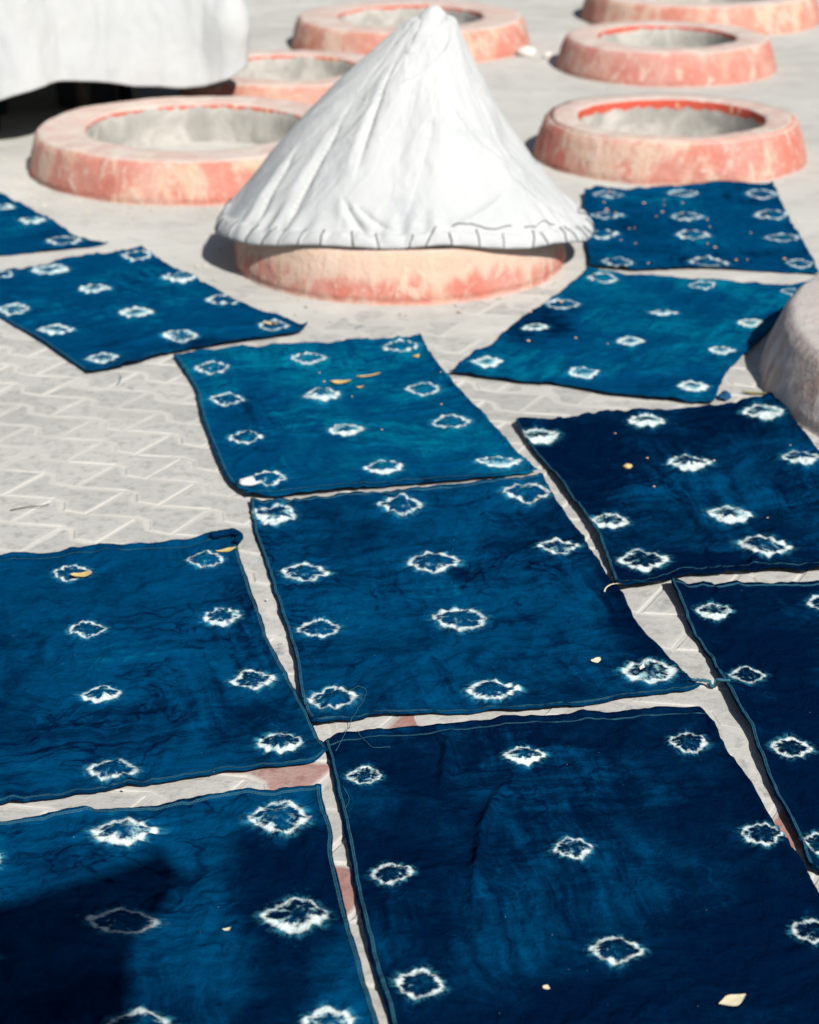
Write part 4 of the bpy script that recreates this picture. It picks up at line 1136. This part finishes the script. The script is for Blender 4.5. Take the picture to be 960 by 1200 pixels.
# ------------------------------------------------------------------ fallen leaves, pebbles, scraps
def leaf_mesh(L, W, curl, seed, bend=0.0):
    n = 12
    V = []; F = []
    for i in range(n + 1):
        t = i / n
        w = W * (math.sin(math.pi * min(1, t * 0.97 + 0.02)) ** 0.75) * (0.9 + 0.2 * math.sin(7 * t + seed))
        cx_ = (t - 0.5) * L; cy_ = bend * L * math.sin(math.pi * t)
        zc = curl * (2 * t - 1) ** 2
        V += [(cx_, cy_ - w / 2, zc + 0.35 * curl), (cx_, cy_, zc), (cx_, cy_ + w / 2, zc + 0.25 * curl)]
    for i in range(n):
        for k in range(2):
            a = i * 3 + k
            F.append((a, a + 3, a + 4, a + 1))
    return mesh_from('leaf', V, F)

LEAVES = [  # x, y, length, width, curl, heading, bend, material, label
 (-0.164, 4.265, 0.050, 0.026, 0.006, 0.1, 0.10, M_LEAF, 'broad yellow leaf on the lighter blue cloth, close to a white ring'),
 (-0.099, 4.308, 0.064, 0.014, 0.005, 0.35, 0.06, M_LEAF, 'slender yellow leaf on the lighter blue cloth, beside a broader leaf'),
 (-0.612, 3.172, 0.040, 0.024, 0.004, 0.1, 0.05, M_LEAF, 'yellow leaf lying on a white ring of the bunched-corner cloth'),
 (-0.352, 3.284, 0.042, 0.016, 0.005, 0.4, 0.08, M_LEAF, 'curved straw-coloured leaf at the bunched hem corner'),
 (0.404, 1.917, 0.040, 0.020, 0.004, 0.45, 0.03, M_LEAF_PALE, 'pale yellow leaf on the dark cloth with two long creases'),
 (-0.362, 4.712, 0.050, 0.018, 0.006, -0.5, 0.15, M_LEAF, 'curled yellow leaf near the pointed corner of the askew cloth'),
 (0.825, 4.198, 0.075, 0.018, 0.008, -0.15, 0.10, mat_plain('olive_leaf', (0.16, 0.15, 0.05), (0.22, 0.2, 0.08), 50.0), 'dry olive leaf on bare ground beside the broad grey vat'),
 (0.317, 2.833, 0.020, 0.018, 0.002, 0.8, 0.0, M_LEAF_PALE, 'small square straw flake on the cloth with eleven rings'),
 (-0.242, 2.068, 0.011, 0.008, 0.002, 0.3, 0.0, M_LEAF_PALE, 'tiny pale flake on the cloth with the black shadow'),
 (0.173, 1.951, 0.009, 0.010, 0.002, 1.0, 0.0, M_LEAF_PALE, 'tiny straw flake between two rings of the creased dark cloth'),
 (0.391, 2.799, 0.022, 0.008, 0.003, 1.2, 0.0, M_STONE, 'white scrap inside a ring at the corner of the cloth with eleven rings'),
 (-0.118, 4.24, 0.020, 0.010, 0.003, 0.2, 0.0, M_LEAF, 'small ochre flake near the slender leaf on the lighter cloth'),
 (0.017, 4.47, 0.022, 0.018, 0.003, 0.9, 0.0, M_LEAF, 'ochre flake near the peaked corner of the lighter cloth'),
]
for i, (x, y, L, W, curl, hd, bend, mt, lab) in enumerate(LEAVES):
    o = link('fallen_leaf', leaf_mesh(L, W, curl, i, bend), mt, None, (x, y, surface_z(x, y) + 0.0012))
    o.rotation_euler = (0.04, -0.03, hd)
    tag(o, lab, 'leaf', 'fallen leaves and flakes')
# curved stalk at the hem of the crescent cloth
pth = [(0.384 - 0.028 * math.cos(a), 3.090 + 0.030 * math.sin(a), 0.016 + 0.004 * math.sin(a)) for a in np.linspace(0.1, 2.0, 14)]
Vb, Fb = tube([(p[0] - 0.378, p[1] - 3.098, p[2] - 0.012) for p in pth], [0.0015 - 0.00008 * k for k in range(14)], 6)
o = link('leaf_stalk', mesh_from('leaf_stalk', Vb, Fb), M_LEAF_PALE, None, (0.378, 3.098, 0.012))
tag(o, 'thin curved straw-coloured stalk at the corner of the crescent cloth', 'stalk')
# twig on the pavers
Vb, Fb = tube([(0, 0, 0), (0.03, 0.012, 0.002), (0.06, 0.018, 0.0015), (0.075, 0.026, 0.002)], 0.0009, 6)
o = link('twig', mesh_from('twig', Vb, Fb), M_WOOD, None, (-0.81, 3.50, 0.004))
tag(o, 'thin dark twig lying on the pavers above the bunched hem', 'twig')

def pebble(loc, r, seed, mt, label, squash=0.6):
    bm = bmesh.new()
    bmesh.ops.create_icosphere(bm, subdivisions=3, radius=r)
    for v in bm.verts:
        c = v.co / r
        k = 1 + 0.35 * float(fbm(np.array([c.x * 1.3 + seed]), np.array([c.y * 1.3 + c.z]), seed, 3)[0])
        v.co = Vector((v.co.x * k * 1.15, v.co.y * k, v.co.z * k * squash))
    me = bpy.data.meshes.new('pebble'); bm.to_mesh(me); bm.free()
    me.polygons.foreach_set('use_smooth', [True] * len(me.polygons))
    o = link('pebble', me, mt, None, loc)
    tag(o, label, 'pebble', 'pebbles on the yard')
    return o
pebble((-0.336, 3.613, surface_z(-0.336, 3.613) + 0.006), 0.016, 3, M_STONE, 'white pebble on the lower hem corner of the lighter blue cloth', 0.5)
pebble((0.545, 8.886, 0.022), 0.038, 5, M_STONE, 'larger pale stone beside the vat behind the peak', 0.7)
pebble((0.645, 8.85, 0.014), 0.024, 8, M_STONE, 'smaller pale stone between two far vats', 0.7)
pebble((0.466, 3.727, surface_z(0.466, 3.727) + 0.003), 0.0085, 9, M_LEAF, 'ochre crumb lying alone in the middle of the crescent cloth', 0.7)
# blue rag scrap on the bare ground
V = []; g = 9
for j in range(g):
    for i in range(g):
        a, b = i / (g - 1) - 0.5, j / (g - 1) - 0.5
        k = 1 - 0.35 * (abs(a) + abs(b))
        V.append((0.040 * a * k + 0.006 * b, 0.065 * b * k, 0.003 + 0.010 * math.exp(-8 * (a * a + b * b)) + 0.004 * math.sin(9 * a + 5 * b)))
o = link('rag_scrap', mesh_from('rag_scrap', np.array(V), grid_faces(g, g)), M_SCRAP, None, (0.744, 4.18, 0.003))
tag(o, 'small crumpled blue rag on bare ground between two cloths', 'rag')
# crumbs on the cloths and litter at the foot of the vats: nobody could count it
def crumbs(name, label, cat, spots, mt):
    V = []; F = []
    for (x, y, z, s, sd) in spots:
        r = random.Random(sd); b = len(V)
        for sx, sy, sz in ((1, 0, 0.15), (0, 1, 0.1), (-1, 0, 0.2), (0, -1, 0.12), (0, 0, 0.75), (0, 0, -0.2)):
            V.append((x + s * sx * r.uniform(0.6, 1.3), y + s * sy * r.uniform(0.6, 1.6), z + s * sz))
        for a, c in ((0, 1), (1, 2), (2, 3), (3, 0)):
            F.append((b + a, b + c, b + 4)); F.append((b + c, b + a, b + 5))
    o = link(name, mesh_from(name, V, F, smooth=False), mt)
    tag(o, label, cat, kind='stuff')
rc = random.Random(12)
sp = []
for k in range(46):
    if k < 26: x, y = rc.uniform(0.62, 1.15), rc.uniform(5.3, 6.2)
    elif k < 34: x, y = rc.uniform(0.3, 0.9), rc.uniform(4.4, 5.1)
    elif k < 40: x, y = rc.uniform(-0.35, 0.1), rc.uniform(3.8, 4.4)
    else: x, y = rc.uniform(0.4, 0.85), rc.uniform(3.3, 4.0)
    sp.append((x, y, surface_z(x, y) + 0.001, rc.uniform(0.003, 0.0065) * (1.0 if k < 34 else 0.6), k))
crumbs('petal_crumbs', 'tiny dry petals and crumbs scattered on the blue cloths', 'petals', sp, mat_plain('petal_crumb', (0.55, 0.33, 0.22), (0.70, 0.58, 0.45), 3.0))
sp = []
for k in range(240):
    if k < 110:
        a = rc.uniform(math.pi * 1.0, math.pi * 1.6); r = 0.60 + abs(rc.gauss(0.03, 0.12)); x, y = -0.746 + r * math.cos(a), 6.622 + r * math.sin(a)
    elif k < 150:
        a = rc.uniform(0, 6.28); r = 0.50 + abs(rc.gauss(0.02, 0.07)); x, y = -0.028 + r * math.cos(a), 5.414 + r * math.sin(a)
    else:
        y = rc.uniform(2.0, 8.5); x = rc.uniform(-0.24, 0.24) * y
    if any(in_poly((x, y), P) for P in POLYS.values()): continue
    sp.append((x, y, 0.003, rc.uniform(0.003, 0.009) * (0.55 if y < 4.5 else 1.0), k))
crumbs('ground_litter', 'small chips and dry bits scattered over the dusty ground', 'litter', sp, mat_plain('litter_chip', (0.36, 0.31, 0.24), (0.62, 0.57, 0.47), 4.0))

# ------------------------------------------------------------------ render settings
scene.render.engine = 'CYCLES'
scene.render.resolution_x = 819
scene.render.resolution_y = 1024
